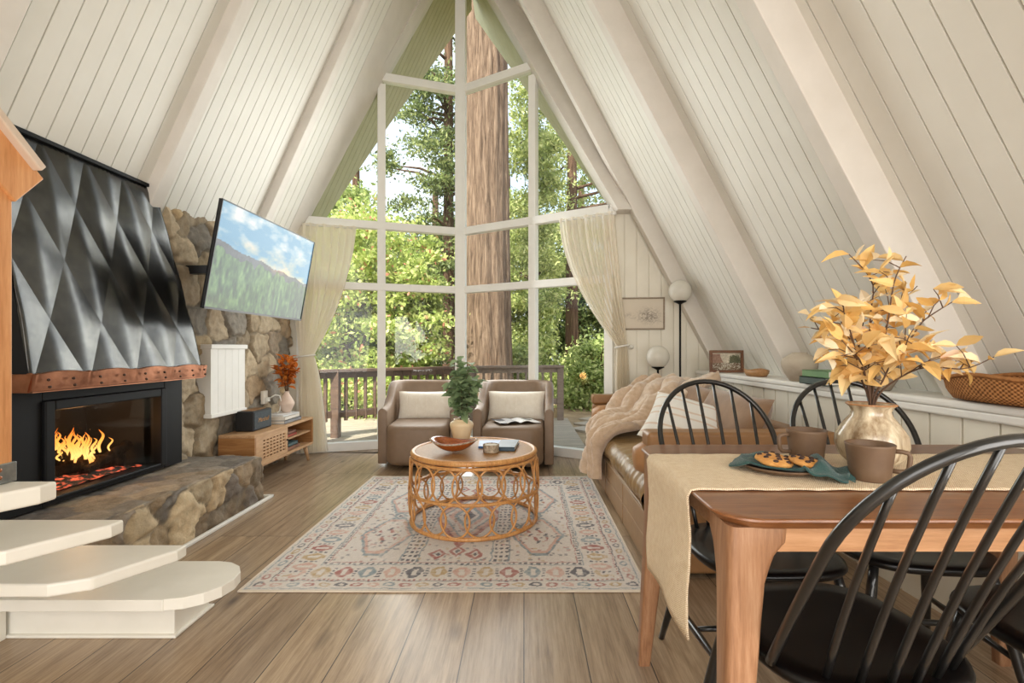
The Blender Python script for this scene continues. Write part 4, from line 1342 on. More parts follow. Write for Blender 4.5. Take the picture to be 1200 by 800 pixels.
# ------------------------------------------------------------------ armchairs
def armchair(loc, label, rz):
    root = thing('armchair', label, 'armchair', loc, 'taupe swivel armchairs', rz)
    # shell: back and arms in one curved wall (front is -y)
    path = []
    hw, bk, fr_, rc = .33, .33, -.27, .17
    for k in range(8): path.append((-hw, fr_ + (bk - rc - fr_) * k / 7, ))
    for k in range(1, 10):
        a = PI - k * PI / 2 / 9; path.append((-hw + rc + rc * math.cos(a), bk - rc + rc * math.sin(a)))
    for k in range(1, 8): path.append((-hw + rc + (2 * hw - 2 * rc) * k / 8, bk))
    for k in range(0, 10):
        a = PI / 2 - k * PI / 2 / 9; path.append((hw - rc + rc * math.cos(a), bk - rc + rc * math.sin(a)))
    for k in range(1, 8): path.append((hw, bk - rc - (bk - rc - fr_) * k / 7))
    n = len(path); rings = []
    T = .085
    for i, (x, y) in enumerate(path):
        a = path[max(0, i - 1)]; b = path[min(n - 1, i + 1)]
        dx, dy = b[0] - a[0], b[1] - a[1]; L = math.hypot(dx, dy); nx, ny = dy / L, -dx / L     # inward normal
        nx, ny = (nx, ny)
        s = (y - fr_) / (bk - fr_)
        e = min(1, max(0, (s - .30) / .5)); e = e * e * (3 - 2 * e)
        zt_ = .545 + .215 * e + .012 * min(1, s / .3)
        z0 = .035
        lean = .035 * e
        ring = []
        for f, z in ((-.5, z0), (-.5, .3), (-.52, zt_ - .03), (-.36, zt_ - .006), (0, zt_ + .004), (.36, zt_ - .006), (.5, zt_ - .03), (.5, .3), (.5, z0)):
            q = lean * (z / zt_) ** 2
            ring.append((x - nx * T * -f * -1 - nx * q * 0 + (0 if True else 0), y - ny * T * f * 1 * 1 + q * e, z))
        # thickness across the normal
        ring = [(x + nx * T * f, y + ny * T * f + lean * (z / zt_) ** 2, z) for f, z in ((-.5, z0), (-.5, .3), (-.5, zt_ - .035), (-.34, zt_ - .008), (0, zt_), (.34, zt_ - .008), (.5, zt_ - .035), (.5, .3), (.5, z0))]
        rings.append(ring)
    m_ = MB(); m_.loft(rings)
    o = m_.build('backrest', M['leather_taupe'], None, smooth=True, bevel=.014, bseg=3); o.parent = root
    # seat block with a rounded front
    outl = []
    hw2, f2, b2, rr = .282, -.42, .26, .12
    for cx, cy, a0 in ((hw2 - .02, b2 - .02, 0), (-hw2 + .02, b2 - .02, PI / 2), (-hw2 + rr, f2 + rr, PI), (hw2 - rr, f2 + rr, 1.5 * PI)):
        r_ = .02 if cy > 0 else rr
        for k in range(8):
            a = a0 + k * PI / 2 / 7; outl.append((cx + r_ * math.cos(a), cy + r_ * math.sin(a)))
    outl = [(x, y - .03 * math.cos(min(1, abs(x) / hw2) * PI / 2) * (1 if y < -.2 else 0)) for x, y in outl]
    rings = slab(outl, .045, .405, .055, 5)
    m_ = MB(); m_.loft(rings)
    o = m_.build('seat', M['leather_taupe'], None, smooth=True, sharp=1.2); o.parent = root
    m_ = MB(); m_.lathe([(.23, 0), (.24, .01), (.24, .045), (.2, .05)], 32, (0, -.05, 0)); o = m_.build('swivel_base', M['blackpaint'], None); o.parent = root
    return root
armchair((-.99, 4.85, 0), 'taupe leather swivel armchair on the left, nearest the lattice stand', .05)
armchair((-.085, 4.80, 0), 'taupe leather swivel armchair with an open magazine on its seat', -.06)
def lumbar(x, y, z, rz, label, w=.57):
    m_ = pillow_mb(w, .29, .12, 20, 3.2, .05, .08, 3)
    o = m_.build('lumbar_pillow', M['linen'], None, smooth=True)
    tag(o, label, 'pillow', 'cream lumbar pillows')
    o.location = (x, y, z); o.rotation_euler = (-.22, 0, rz)
    m2 = MB()
    for k in range(5):
        xx = -w / 2 + w * (k + 1) / 6
        m2.tube([(xx, -.062 * .99 + .004 * abs(t) * 2.5, t * .2) for t in (-.5, -.25, 0, .25, .5)], .0022, 6)
    s = m2.build('seam', M['linen'], None); s.parent = o
    return o
lumbar(-.975, 4.98, .525, .05, 'cream ribbed lumbar pillow on the left armchair')
lumbar(-.075, 4.93, .53, -.06, 'cream lumbar pillow on the armchair with the magazine')
# open magazine on the right seat
nu, nv = 50, 34
u = np.linspace(-1, 1, nu); v = np.linspace(0, 1, nv)
A, B = np.meshgrid(u, v, indexing='ij')
Zc = .022 * np.exp(-((np.abs(A) - .3) / .28) ** 2) * (1 - .3 * B) + .03 * np.clip(-A - .35, 0, 1) ** 2 * 1.2
Pm = np.stack([A * .2, B * .27 - .13, Zc + .004], -1)
nm = vnoise(np.stack([A.ravel() * 5, B.ravel() * 4, 0 * A.ravel()], -1), 5).reshape(A.shape)
img = np.ones(A.shape + (3,)) * 226
right = (A > .12) & (A < .9) & (B > .12) & (B < .85) & (nm > -.05)
img[right] = (96, 118, 84)
img[(A > .15) & (A < .9) & (B > .1) & (B < .9) & (nm > .35)] = (60, 76, 96)
lft = (A < -.1) & (A > -.95) & ((B * 16).astype(int) % 2 == 0) & (nm > -.4)
img[lft] = (92, 92, 96)
img[(A < -.5) & (B > .55)] = (74, 82, 92)
a_ = .35
Rm = np.array([[math.cos(a_), -math.sin(a_), 0], [math.sin(a_), math.cos(a_), 0], [0, 0, 1]])
Vm = Pm.reshape(-1, 3) @ Rm.T + np.array([-.075, 4.63, .408])
o = np_mesh('open_magazine', Vm, quads(nu, nv), M['magazine'], None, smooth=True, cols=srgb(img.reshape(-1, 3)))
recenter(o); tag(o, 'open magazine lying face up on the right armchair seat', 'magazine')
md = o.modifiers.new('solid', 'SOLIDIFY'); md.thickness = .005; md.offset = -1

# ------------------------------------------------------------------ rug
RX0, RX1, RY0, RY1 = -1.285, .565, 2.23, 4.22
nx_, ny_ = 330, 350
x = np.linspace(RX0, RX1, nx_); y = np.linspace(RY0, RY1, ny_)
Xg, Yg = np.meshgrid(x, y, indexing='ij')
u = Xg - (RX0 + RX1) / 2; v = Yg - (RY0 + RY1) / 2
hw, hd = (RX1 - RX0) / 2, (RY1 - RY0) / 2
CR, PK, TC, BL, CH, MU = map(np.array, ((218, 210, 202), (208, 166, 150), (164, 96, 88), (130, 146, 154), (82, 82, 90), (188, 158, 112)))
img = np.ones(u.shape + (3,)) * CR
wobx = .006 * fbm(np.stack([u.ravel(), v.ravel(), 0 * u.ravel()], -1), 22, 1).reshape(u.shape)
U, Vv = u + wobx, v + wobx[::-1, ::-1]
d = np.minimum(hw - np.abs(U), hd - np.abs(Vv))
along = np.where(hw - np.abs(U) < hd - np.abs(Vv), Vv, U)
def setc(mask, c): img[mask] = c
def cyc(t, p): return np.abs((t / p) % 1 - .5) * 2        # 0 centre .. 1 edge
def pick(t, p, cols):
    k = np.floor(t / p).astype(int) % len(cols)
    return np.array(cols)[k]
setc((d > .018) & (d < .024), BL)
# outer border: small rosettes
c1 = cyc(along, .075); q = (d - .058) / .022
ro = (c1 * 1.1) ** 2 + q ** 2
img = np.where((ro < .75)[..., None], pick(along, .075, [TC, PK, BL, TC, MU, CH]), img)
img = np.where((ro < .2)[..., None], CR[None, None], img)
setc((d > .092) & (d < .098), CH); setc((np.abs(d - .106) < .006) & (cyc(along, .024) < .5), TC)
# main border: barrels and bars
c2 = cyc(along, .115); q2 = (d - .185) / .06
bar = (np.abs(q2) < .95) & (np.abs(c2) < .52 + .25 * np.cos(q2 * 3))
img = np.where(bar[..., None], pick(along, .115, [PK, MU, TC, BL, PK, CH, MU]), img)
img = np.where(((c2 < .22) & (np.abs(q2) < .55))[..., None], CR[None, None], img)
setc((c2 > .86) & (np.abs(q2) < .9) & (cyc(d, .026) < .55), CH)
setc((d > .262) & (d < .268), BL); setc((np.abs(d - .28) < .008) & (cyc(along, .03) < .5), CH); setc((d > .292) & (d < .297), TC)
field = d > .3
# two columns of dots beside the medallion
cd = np.abs(np.abs(U) - .235)
setc(field & (cd < .04) & (cyc(Vv, .05) < .5) & (cyc(U, .028) < .55), CH)
setc(field & (np.abs(cd - .045) < .004), BL)
# central stepped medallion
mdl = np.abs(U) / .2 + np.abs(Vv) / .46
mdl = np.floor(mdl * 14) / 14
for lo_, hi_, c in ((.0, .2, CH), (.2, .34, CR), (.34, .48, BL), (.48, .58, PK), (.58, .72, CR), (.72, .84, BL), (.84, 1.0, PK), (1.0, 1.08, TC)):
    setc(field & (np.abs(U) < .19) & (mdl >= lo_) & (mdl < hi_), c)
# side panels: hexagons
for sg in (-1, 1):
    uu = U - sg * .44; 
    for vv0 in (-.33, .33):
        vv = Vv - vv0
        hx = np.maximum(np.abs(uu) / .155 + np.abs(vv) / .42, np.abs(vv) / .29)
        setc(field & (np.abs(U) > .285) & (hx > .9) & (hx < 1.0), BL); setc(field & (np.abs(U) > .285) & (hx > .78) & (hx < .9), PK)
        setc(field & (hx < .55) & (cyc(uu + vv * .4, .07) < .3) & (cyc(vv, .12) < .45), TC)
        setc(field & (hx < .62) & (cyc(uu - vv * .4, .085) < .2) & (cyc(vv + .05, .1) < .35), CH)
stitch = np.stack([np.floor(U / .016), np.floor(Vv / .02), 0 * U], -1).reshape(-1, 3)
sn = (vnoise(stitch * 7.31 + .5, 31) * .5 + .5).reshape(U.shape); sc_ = (vnoise(stitch * 3.77 + .5, 47) * .5 + .5).reshape(U.shape)
spk = np.array([PK, BL, TC, CH, MU, PK, BL])[np.clip((sc_ * 7).astype(int), 0, 6)]
mk_ = (field & (sn > .66))[..., None]
img = np.where(mk_, img * .45 + spk * .55, img)
# small marks between the hexagons
for px_, py_ in ((.44, 0), (-.44, 0), (.31, .2), (-.31, .2), (.31, -.2), (-.31, -.2), (0, .56), (0, -.56), (.1, .6), (-.1, .6), (.1, -.6), (-.1, -.6)):
    q_ = np.abs(U - px_) / .05 + np.abs(Vv - py_) / .07
    setc(field & (q_ < 1) & (q_ > .55), BL if abs(px_) > .2 else TC); setc(field & (q_ < .3), CH)
worn = .5 + .5 * fbm(np.stack([u.ravel(), v.ravel(), 0 * u.ravel()], -1), 5, 17, 4).reshape(u.shape)
fine = .5 + .5 * vnoise(np.stack([u.ravel() * 70, v.ravel() * 70, 0 * u.ravel()], -1), 23).reshape(u.shape)
k = np.clip(.08 + .55 * worn * fine + .2 * fine, 0.06, .75)[..., None]
img = img * (1 - k) + (CR + (fine[..., None] - .5) * 24) * k
flat = np.stack([Xg, Yg, .008 + .002 * fine], -1).reshape(-1, 3)
rug = thing('rug', 'large faded pink, cream and blue patterned rug under the coffee table', 'rug', ((RX0 + RX1) / 2, (RY0 + RY1) / 2, 0))
np_mesh('pile', flat, quads(nx_, ny_), M['rug'], rug, smooth=True, cols=srgb(np.clip(img.reshape(-1, 3), 0, 255)))
mb = MB(); mb.tube([(RX0, RY0, .006), (RX1, RY0, .006), (RX1, RY1, .006), (RX0, RY1, .006)], .0065, 8, closed=True); mb.box((RX0, RY0, .001), (RX1, RY1, .007))
mb.build('binding', M['rugedge'], rug)

# ------------------------------------------------------------------ coffee table
TC_ = (-.318, 3.18)
ct = thing('coffee_table', 'round rattan coffee table with interlaced oval loops on the rug', 'coffee table', (TC_[0], TC_[1], .009))
def circ(r, z, n=64): return [(TC_[0] + r * math.cos(2 * PI * k / n), TC_[1] + r * math.sin(2 * PI * k / n), z) for k in range(n)]
RR = .398
brl = lambda z: RR + .012 * math.sin(PI * (z / .45)) - .004
mb = MB(); mb.lathe([(.37, .438), (.374, .44), (.374, .452), (.37, .455)], 64, (TC_[0], TC_[1], 0)); mb.build('table_top', M['cane'], ct)
mb = MB(); mb.tube(circ(.386, .445, 72), .017, 10, closed=True); mb.build('rim', M['rattan'], ct, smooth=True)
mb = MB(); mb.tube(circ(.392, .415, 72), .010, 10, closed=True); mb.build('upper_ring', M['rattan'], ct, smooth=True)
for z, r in ((.218, .0105), (.023, .0125)):
    mb = MB(); mb.tube(circ(brl(z), z, 72), r, 10, closed=True); mb.build('ring', M['rattan'], ct, smooth=True)
NL = 18
for tier, (z0, z1) in enumerate(((.03, .218), (.218, .415))):
    for k in range(NL):
        a0 = 2 * PI * (k + .5 * tier) / NL
        pts = []
        for j in range(28):
            t = 2 * PI * j / 28
            a = a0 + (2 * PI / NL) * .60 * math.sin(t)
            z = (z0 + z1) / 2 + (z1 - z0) / 2 * math.cos(t)
            r = brl(z) + (.006 if (k % 2) else -.004)
            pts.append((TC_[0] + r * math.cos(a), TC_[1] + r * math.sin(a), z))
        mb = MB(); mb.tube(pts, .0062, 6, closed=True); mb.build('rattan_loop', M['rattan'], ct, smooth=True)
# things on the coffee table
ZT = .4555
# leaf-shaped wooden bowl with a bark edge
def leaf_bowl(c, L, W, hgt, rz):
    root = thing('leaf_bowl', 'glossy reddish brown leaf shaped wooden bowl on the coffee table', 'bowl', c, None, rz)
    na, nr_ = 48, 9
    rings = []
    def outl(a, s):
        x = math.cos(a); w = abs(math.sin(a)) ** .9
        return (L / 2 * x * s, W / 2 * math.copysign(w, math.sin(a)) * s * (1 - .25 * x))
    for k in range(nr_ + 1):
        s = .18 + .82 * k / nr_; z = hgt * (k / nr_) ** 2.0
        rings.append([(outl(2 * PI * q / na, s)[0], outl(2 * PI * q / na, s)[1], z + .012 * math.cos(2 * 2 * PI * q / na) * (k / nr_)) for q in range(na)])
    inner = []
    for k in range(nr_, -1, -1):
        s = (.18 + .82 * k / nr_) * .93; z = hgt * (k / nr_) ** 2.0 + .012
        inner.append([(outl(2 * PI * q / na, s)[0], outl(2 * PI * q / na, s)[1], z + .012 * math.cos(2 * 2 * PI * q / na) * (k / nr_) - (.006 if k == nr_ else 0)) for q in range(na)])
    m_ = MB(); m_.loft(rings + inner)
    o = m_.build('body', M['bowlwood'], None, smooth=True); o.parent = root
    m_ = MB(); m_.tube([(p[0], p[1], p[2]) for p in rings[-1]], .004, 6, closed=True)
    o = m_.build('bark_rim', M['bark'], None); o.parent = root
leaf_bowl((-.43, 3.06, ZT + .013), .30, .2, .062, -.25)
book('book', 'blue covered book lying on the coffee table behind the stone cup', 'book', (-.30, 3.19, ZT), (-.11, 3.40, ZT + .014), 'blue_cover', 'books on the coffee table', spine='-y', rz=.06)
book('book', 'dark slate book lying at the right on the coffee table', 'book', (-.165, 3.10, ZT), (-.045, 3.36, ZT + .026), 'navy_cover', 'books on the coffee table', spine='-y', rz=-.1)
cp = thing('candle', 'pale candle in a rough bark cup on the coffee table', 'candle', (-.205, 3.075, ZT))
mb = MB(); mb.lathe([(.044, 0), (.05, .004), (.048, .025), (.05, .047), (.046, .05), (.043, .047), (.043, .04)], 28, (-.205, 3.075, ZT), fn=lambda t, r, z: r * (1 + .03 * math.sin(5 * t) + .02 * math.sin(11 * t))); mb.build('cup', M['bark'], cp, smooth=True)
mb = MB(); mb.lathe([(.0425, .03), (.0425, .045), (.001, .0455)], 24, (-.205, 3.075, ZT)); mb.build('wax', M['cream_cover'], cp)
# cream pot with green sprays at the back of the table
pc = Vector((-.435, 3.455, ZT))
pot = thing('plant_pot', 'cream tapered pot at the back of the coffee table', 'pot', pc)
mb = MB(); mb.lathe([(.05, 0), (.054, .004), (.072, .075), (.082, .105), (.083, .115), (.078, .128), (.06, .14), (.053, .146), (.055, .152), (.049, .152), (.047, .135)], 32, pc)
mb.build('body', M['creampot'], pot, smooth=True)
gr = random.Random(21)
for i in range(9):
    a = i * 2.4; rad = .03 + .11 * ((i * 37 % 10) / 10)
    base = pc + Vector((0, 0, .12))
    tip = base + Vector((rad * math.cos(a) * 1.2, rad * math.sin(a) * .9, .24 + .14 * ((i * 53) % 10) / 10))
    if i == 4: tip = base + Vector((-.03, .02, .44))
    if i == 7: tip = base + Vector((.06, .0, .42))
    mid = base.lerp(tip, .5) + Vector((.02 * math.cos(a), .02 * math.sin(a), .05))
    m_ = MB(); m_.tube([base - Vector((0, 0, .08)), base, mid, tip], [.003, .003, .0025, .0015], 6)
    o = m_.build('green_spray', M['twig'], smooth=True)
    tag(o, 'leafy green stem standing in the cream pot on the coffee table', 'branch', 'green stems in the cream pot')
    m_ = MB()
    for k in range(13):
        t = .18 + .82 * k / 12
        p = base.lerp(mid, t * 2) if t < .5 else mid.lerp(tip, t * 2 - 1)
        for q in range(3):
            b = gr.uniform(0, 6.28)
            dv = Vector((math.cos(b), math.sin(b), gr.uniform(-.5, .5)))
            leaf_at(m_, p, dv, (gr.uniform(-.6, .6), gr.uniform(-.6, .6) - .3, 1), gr.uniform(.055, .085), gr.uniform(.042, .062), gr.uniform(-.1, .5))
    m_.build('leaves', M['euca'], o)

# ------------------------------------------------------------------ sofa
SX0, SX1, SY0, SY1 = .595, 1.50, 2.36, 4.36
sf = thing('sofa', 'long tan leather sofa along the low panelled wall', 'sofa', ((SX0 + SX1) / 2, (SY0 + SY1) / 2, 0))
mb = MB(); mb.box((SX0 + .012, SY0 + .02, .02), (SX1, SY1 - .02, .285))
mb.build('base', M['leather_side'], sf, bevel=.012, bseg=3)
mb = MB()
for y in (3.04, 3.68):
    mb.box((SX0 + .008, y - .004, .03), (SX0 + .014, y + .004, .28))
mb.tube([(SX0 + .012, SY0 + .03, .275), (SX0 + .012, SY1 - .03, .275)], .006, 6)
mb.tube([(SX0 + .012, SY0 + .03, .15), (SX0 + .012, SY1 - .03, .15)], .004, 6)
mb.build('piping', M['leather_side'], sf)
# tufted seat pad: rounded front roll with gathered creases
nu, nv = 60, 150
V = np.empty((nv, nu, 3))
ya, yb = SY0 + .13, SY1 - .13
yv = np.linspace(ya, yb, nv)
for i in range(nu):
    t = i / (nu - 1)
    if t < .45:      # front roll: from under the edge up to the top
        a = -PI / 2 * 1.0 + (PI) * (t / .45)
        X_ = SX0 + .07 - .075 * math.cos(a) if True else 0
        Z_ = .36 + .078 * math.sin(a)
    else:
        s = (t - .45) / .55
        X_ = SX0 + .07 + (SX1 - .2 - SX0 - .07) * s; Z_ = .438 + .02 * math.sin(PI * s)
    e = np.minimum(1, np.minimum(yv - ya, yb - yv) / .04)
    rip = .0034 * np.sin(yv * 2 * PI / .07 + 2.5 * np.sin(yv * 9) + 3 * math.sin(t * 7)) * (1.0 if t < .62 else .5) * (.4 + .6 * np.sin(yv * 5.3) ** 2) + .007 * np.sin(yv * 2 * PI / .45)
    V[:, i, 0] = X_ - rip * (1 if t < .4 else 0) - .004
    V[:, i, 1] = yv
    V[:, i, 2] = Z_ + rip * (1 if t > .2 else 0) - .03 * (1 - np.sqrt(np.clip(e, 0, 1)))
np_mesh('seat_cushion', V.reshape(-1, 3), quads(nv, nu), M['leather'], sf, smooth=True)
# arms: flat leather slabs with a rolled lower edge
def sofa_arm(y0, y1, name='arm'):
    out = [(SX0, y0), (SX1, y0), (SX1, y1), (SX0, y1)]
    m_ = MB()
    m_.box((SX0, y0, .02), (SX1, y1, .62)); m_.box((SX0 - .006, y0 - .012, .62), (SX1, y1 + .012, .70))
    return m_.build(name, M['leather_brown'], sf, bevel=.02, bseg=4)
sofa_arm(SY0, SY0 + .11); sofa_arm(SY1 - .11, SY1)
mb = MB(); mb.box((SX1 - .14, SY0 + .1, .28), (SX1, SY1 - .1, .68)); mb.build('backrest', M['leather_brown'], sf, bevel=.04, bseg=4)
# loose things on the sofa
def bolster(y, label):
    m_ = MB(); n = 14
    pts = [(SX0 - .012 + .62 * k / (n - 1), y, .53 + .004 * math.sin(k)) for k in range(n)]
    rs = [.06] + [.088 + .004 * math.sin(k * 2.1) for k in range(n - 2)] + [.06]
    pts[0] = (SX0 - .02, y, .53)
    m_.tube([(SX0 - .026, y, .53)] + pts + [(SX0 + .625, y, .53)], [.02] + rs + [.02], 20)
    o = m_.build('bolster', M['leather_tan'], smooth=True); recenter(o)
    tag(o, label, 'bolster', 'sofa arm bolsters')
bolster(SY0 + .21, 'caramel leather bolster against the near arm of the sofa')
bolster(SY1 - .21, 'caramel leather bolster against the far arm of the sofa')
def cushion(name, label, cat, w, h, t, loc, rot, mat, group=None, wr=.12, seed=1, n=20, p=3.0):
    m_ = pillow_mb(w, h, t, n, p, .06, wr, seed)
    o = m_.build(name, mat, smooth=True)
    o.location = loc; o.rotation_euler = rot
    return tag(o, label, cat, group)
cushion('back_cushion', 'large brown suede cushion leaning on the sofa back, nearest the dining table', 'cushion', .84, .38, .18, (1.235, 2.98, .655), (-.34, 0, -PI / 2), M['suede'], 'brown sofa cushions', seed=2)
cushion('back_cushion', 'brown suede cushion leaning on the sofa back beside the knitted throw', 'cushion', .58, .38, .17, (1.22, 3.60, .655), (-.34, .1, -PI / 2 + .15), M['suede'], 'brown sofa cushions', seed=5)
m_ = pillow_mb(.50, .42, .16, 40, 3.0, .06, .05, 4)
me_co = np.array(m_.v)
Qp = np.array(m_.f)
st_ = np.abs((me_co[:, 2] / .05) % 1 - .5)
cc = np.where((st_ < .09)[:, None], np.array([222, 198, 174]), np.array([241, 239, 233]))
o = np_mesh('white_pillow', me_co, Qp, M['whiteknit'], smooth=True, cols=srgb(cc))
o.location = (1.00, 3.02, .635); o.rotation_euler = (-.95, .25, -.45)
tag(o, 'white striped woven pillow lying on the sofa seat', 'pillow')

# chunky knitted throw: cables running down over the back, seat and front of the sofa
far = [(.98, 4.26, .80), (.88, 4.20, .755), (.79, 4.16, .73), (.70, 4.14, .62), (.615, 4.12, .52), (.565, 4.08, .42), (.55, 4.0, .28), (.54, 3.92, .12)]
cent = [(1.25, 4.12, .84), (1.08, 4.02, .80), (.95, 3.92, .70), (.84, 3.84, .60), (.72, 3.80, .54), (.60, 3.78, .47), (.555, 3.74, .32), (.545, 3.70, .13)]
near = [(1.46, 3.66, .86), (1.28, 3.60, .80), (1.10, 3.58, .68), (.98, 3.56, .55), (.82, 3.56, .52), (.655, 3.58, .475), (.56, 3.58, .34), (.548, 3.56, .16)]
def cr(P, t):
    n = len(P); s = t * (n - 1); i = min(n - 2, int(s)); f = s - i
    p = [np.array(P[max(0, min(n - 1, i + k))]) for k in (-1, 0, 1, 2)]
    return .5 * ((2 * p[1]) + (-p[0] + p[2]) * f + (2 * p[0] - 5 * p[1] + 4 * p[2] - p[3]) * f ** 2 + (-p[0] + 3 * p[1] - 3 * p[2] + p[3]) * f ** 3)
nu, nv = 130, 130
V = np.empty((nu, nv, 3))
for i in range(nu):
    t = i / (nu - 1)
    a, b, c = cr(far, t), cr(cent, t), cr(near, t)
    for j in range(nv):
        s = j / (nv - 1)
        # quadratic through the three rails
        V[i, j] = a * (2 * (s - .5) * (s - 1)) + b * (-4 * s * (s - 1)) + c * (2 * s * (s - .5))
Nr = np.cross(np.gradient(V, axis=0), np.gradient(V, axis=1)); Nr /= np.linalg.norm(Nr, axis=2, keepdims=True) + 1e-9
if Nr[40, 60, 2] < 0: Nr = -Nr
S, T = np.meshgrid(np.linspace(0, 1, nv), np.linspace(0, 1, nu))
warp = .03 * np.sin(T * 9 + 2 * S) + .02 * np.sin(T * 21)
cab = np.abs(np.sin((S + warp) * PI * 5))                     # seven cables
braid = np.abs(np.sin(T * PI * 24 + np.floor((S + warp) * 5) * PI / 2 + 1.6 * np.cos((S + warp) * PI * 5)))
disp = .052 * cab ** .55 + .006 * braid * cab + .04 * fbm(np.stack([S * 4, T * 5, 0 * S], -1).reshape(-1, 3), 1.0, 6).reshape(S.shape)
top = V + Nr * disp[..., None]
bot = V - Nr * .012
n_ = nu * nv
VV = np.concatenate([top.reshape(-1, 3), bot.reshape(-1, 3)])
Q = quads(nu, nv)
ring = [i * nv for i in range(nu)] + [(nu - 1) * nv + j for j in range(1, nv)] + [i * nv + nv - 1 for i in range(nu - 2, -1, -1)] + [j for j in range(nv - 2, 0, -1)]
side = [(ring[k], ring[(k + 1) % len(ring)], ring[(k + 1) % len(ring)] + n_, ring[k] + n_) for k in range(len(ring))]
o = np_mesh('knitted_throw', VV, np.concatenate([Q, Q[:, ::-1] + n_, np.array(side)]), M['knit'], smooth=True)
recenter(o); tag(o, 'chunky blush knitted throw draped over the far end of the sofa', 'blanket')

# ------------------------------------------------------------------ globe lamps, pictures, ledge
def globe_lamp(x, y, zc, r, label):
    root = thing('floor_lamp', label, 'floor lamp', (x, y, 0), 'globe floor lamps')
    m_ = MB(); m_.lathe([(.12, 0), (.122, .006), (.12, .018), (.02, .024), (.01, .03)], 32, (x, y, 0)); m_.build('base', M['lampblack'], root, smooth=True, sharp=.6)
    m_ = MB(); m_.cyl((x, y, .02), (x, y, zc - r - .0), .0095, seg=12); m_.build('pole', M['lampblack'], root, smooth=True)
    m_ = MB(); m_.lathe([(.008, -.03), (.02, -.022), (.054, -.006), (.058, 0), (.05, .006)], 28, (x, y, zc - r * .9)); m_.build('cup', M['lampblack'], root, smooth=True)
    m_ = MB(); m_.sphere((x, y, zc), r, seg=32, rings=20); m_.build('globe_shade', M['globe'], root, smooth=True)
p = at(797, 341, 4.47); globe_lamp(p.x, p.y, p.z, .102, 'tall black floor lamp with a white glass globe')
p = at(771, 418, 4.47); globe_lamp(p.x, p.y, p.z, .102, 'short black floor lamp with a white glass globe beside the taller one')

def framed(name, label, ctr_, uvec, w, h, fw, fd, mat, pic, picmat, tilt=0.0, nrm=None):
    """flat picture: four-sided frame and picture surface; local x along uvec"""
    uvec = Vector(uvec).normalized(); up = Vector((0, 0, 1)); nv_ = uvec.cross(up).normalized()
    m4 = Matrix((uvec, -nv_, up)).transposed().to_4x4() @ Matrix.Rotation(tilt, 4, 'X'); m4.translation = Vector(ctr_)
    root = thing(name, label, 'picture', (ctr_[0], ctr_[1], ctr_[2] - h / 2))
    m_ = MB()
    for lo, hi in (((-w / 2, -h / 2), (w / 2, -h / 2 + fw)), ((-w / 2, h / 2 - fw), (w / 2, h / 2)), ((-w / 2, -h / 2 + fw), (-w / 2 + fw, h / 2 - fw)), ((w / 2 - fw, -h / 2 + fw), (w / 2, h / 2 - fw))):
        m_.box((lo[0], -fd, lo[1]), (hi[0], 0, hi[1]), m4)
    m_.build('frame', mat, root, bevel=.003)
    nu, nv = 90, 60
    A, B = np.meshgrid(np.linspace(0, 1, nu), np.linspace(0, 1, nv), indexing='ij')
    loc = np.stack([(A - .5) * (w - 2 * fw + .004), 0 * A - fd * .35, (B - .5) * (h - 2 * fw + .004)], -1).reshape(-1, 3)
    mw = np.array(m4); Vp = loc @ mw[:3, :3].T + mw[:3, 3]
    np_mesh('picture', Vp, quads(nu, nv), picmat, root, cols=srgb(np.clip(pic(A, B).reshape(-1, 3), 0, 255)))
    return root
def pic_sketch(A, B):
    Pn = np.stack([A * 1.4, B, 0 * A], -1).reshape(-1, 3)
    im = np.ones(A.shape + (3,)) * np.array([214, 203, 186])
    n1 = fbm(Pn, 9, 3, 4).reshape(A.shape); n2 = fbm(Pn, 30, 5, 3).reshape(A.shape)
    hill = .42 - .22 * (A - .1) + .05 * n1
    clump = np.exp(-((A - .66) / .2) ** 2 - ((B - .42) / .2) ** 2)
    k = np.clip(clump * (.7 + n2) * 1.2, 0, 1)
    k = np.maximum(k, np.clip(1 - np.abs(B - hill) / .03, 0, 1) * (.35 + .3 * n2))
    k = np.maximum(k, np.clip((.5 - A) * 2, 0, 1) * np.exp(-((B - .45) / .08) ** 2) * (.3 + .5 * n2))
    k = np.clip(k, 0, 1)[..., None] * .62
    return im * (1 - k) + np.array([112, 100, 90]) * k
def pic_river(A, B):
    Pn = np.stack([A * 1.5, B, 0 * A], -1).reshape(-1, 3)
    n1 = fbm(Pn, 6, 13, 4).reshape(A.shape); n2 = fbm(Pn, 22, 15, 3).reshape(A.shape)
    im = np.array([206, 196, 176])[None, None] * np.ones(A.shape + (1,)) + 14 * n1[..., None]
    mtn = (B > .4) & (A < .38 + .25 * (B - .6) * -1 + .05 * n1) & (B < .92)
    im[mtn] = (150, 118, 100)
    tr_ = ((A - .8) / .2) ** 2 + ((B - .55) / .33) ** 2 < 1 + .4 * n2
    im[tr_] = (92, 92, 66)
    wat = B < .42 + .03 * n1
    im[wat] = (170, 160, 140)
    rk = wat & ((A < .3 + .1 * n1) | (A > .68 + .1 * n2) | (n2 > .25))
    im[rk] = (110, 88, 66)
    fo = wat & (n2 < -.25); im[fo] = (206, 198, 182)
    return im + 16 * n2[..., None]
# sketch on the panelled wall
xa, xb = .925, 1.345
wy = lambda x: WR_(x) - .004
framed('framed_sketch', 'thin framed pencil landscape sketch on the white panelled wall', ((xa + xb) / 2, wy((xa + xb) / 2) - .0, 1.433), (xb - xa, WR_(xb) - WR_(xa), 0), .425, .31, .014, .018, M['greyframe'], pic_sketch, M['sketch'])
# small painting on the ledge
framed('small_painting', 'small wood framed river landscape leaning at the far end of the ledge', (1.685, 4.13, ZL + .095), (1, -.12, 0), .27, .185, .022, .03, M['walframe'], pic_river, M['canvas'], tilt=-.06)

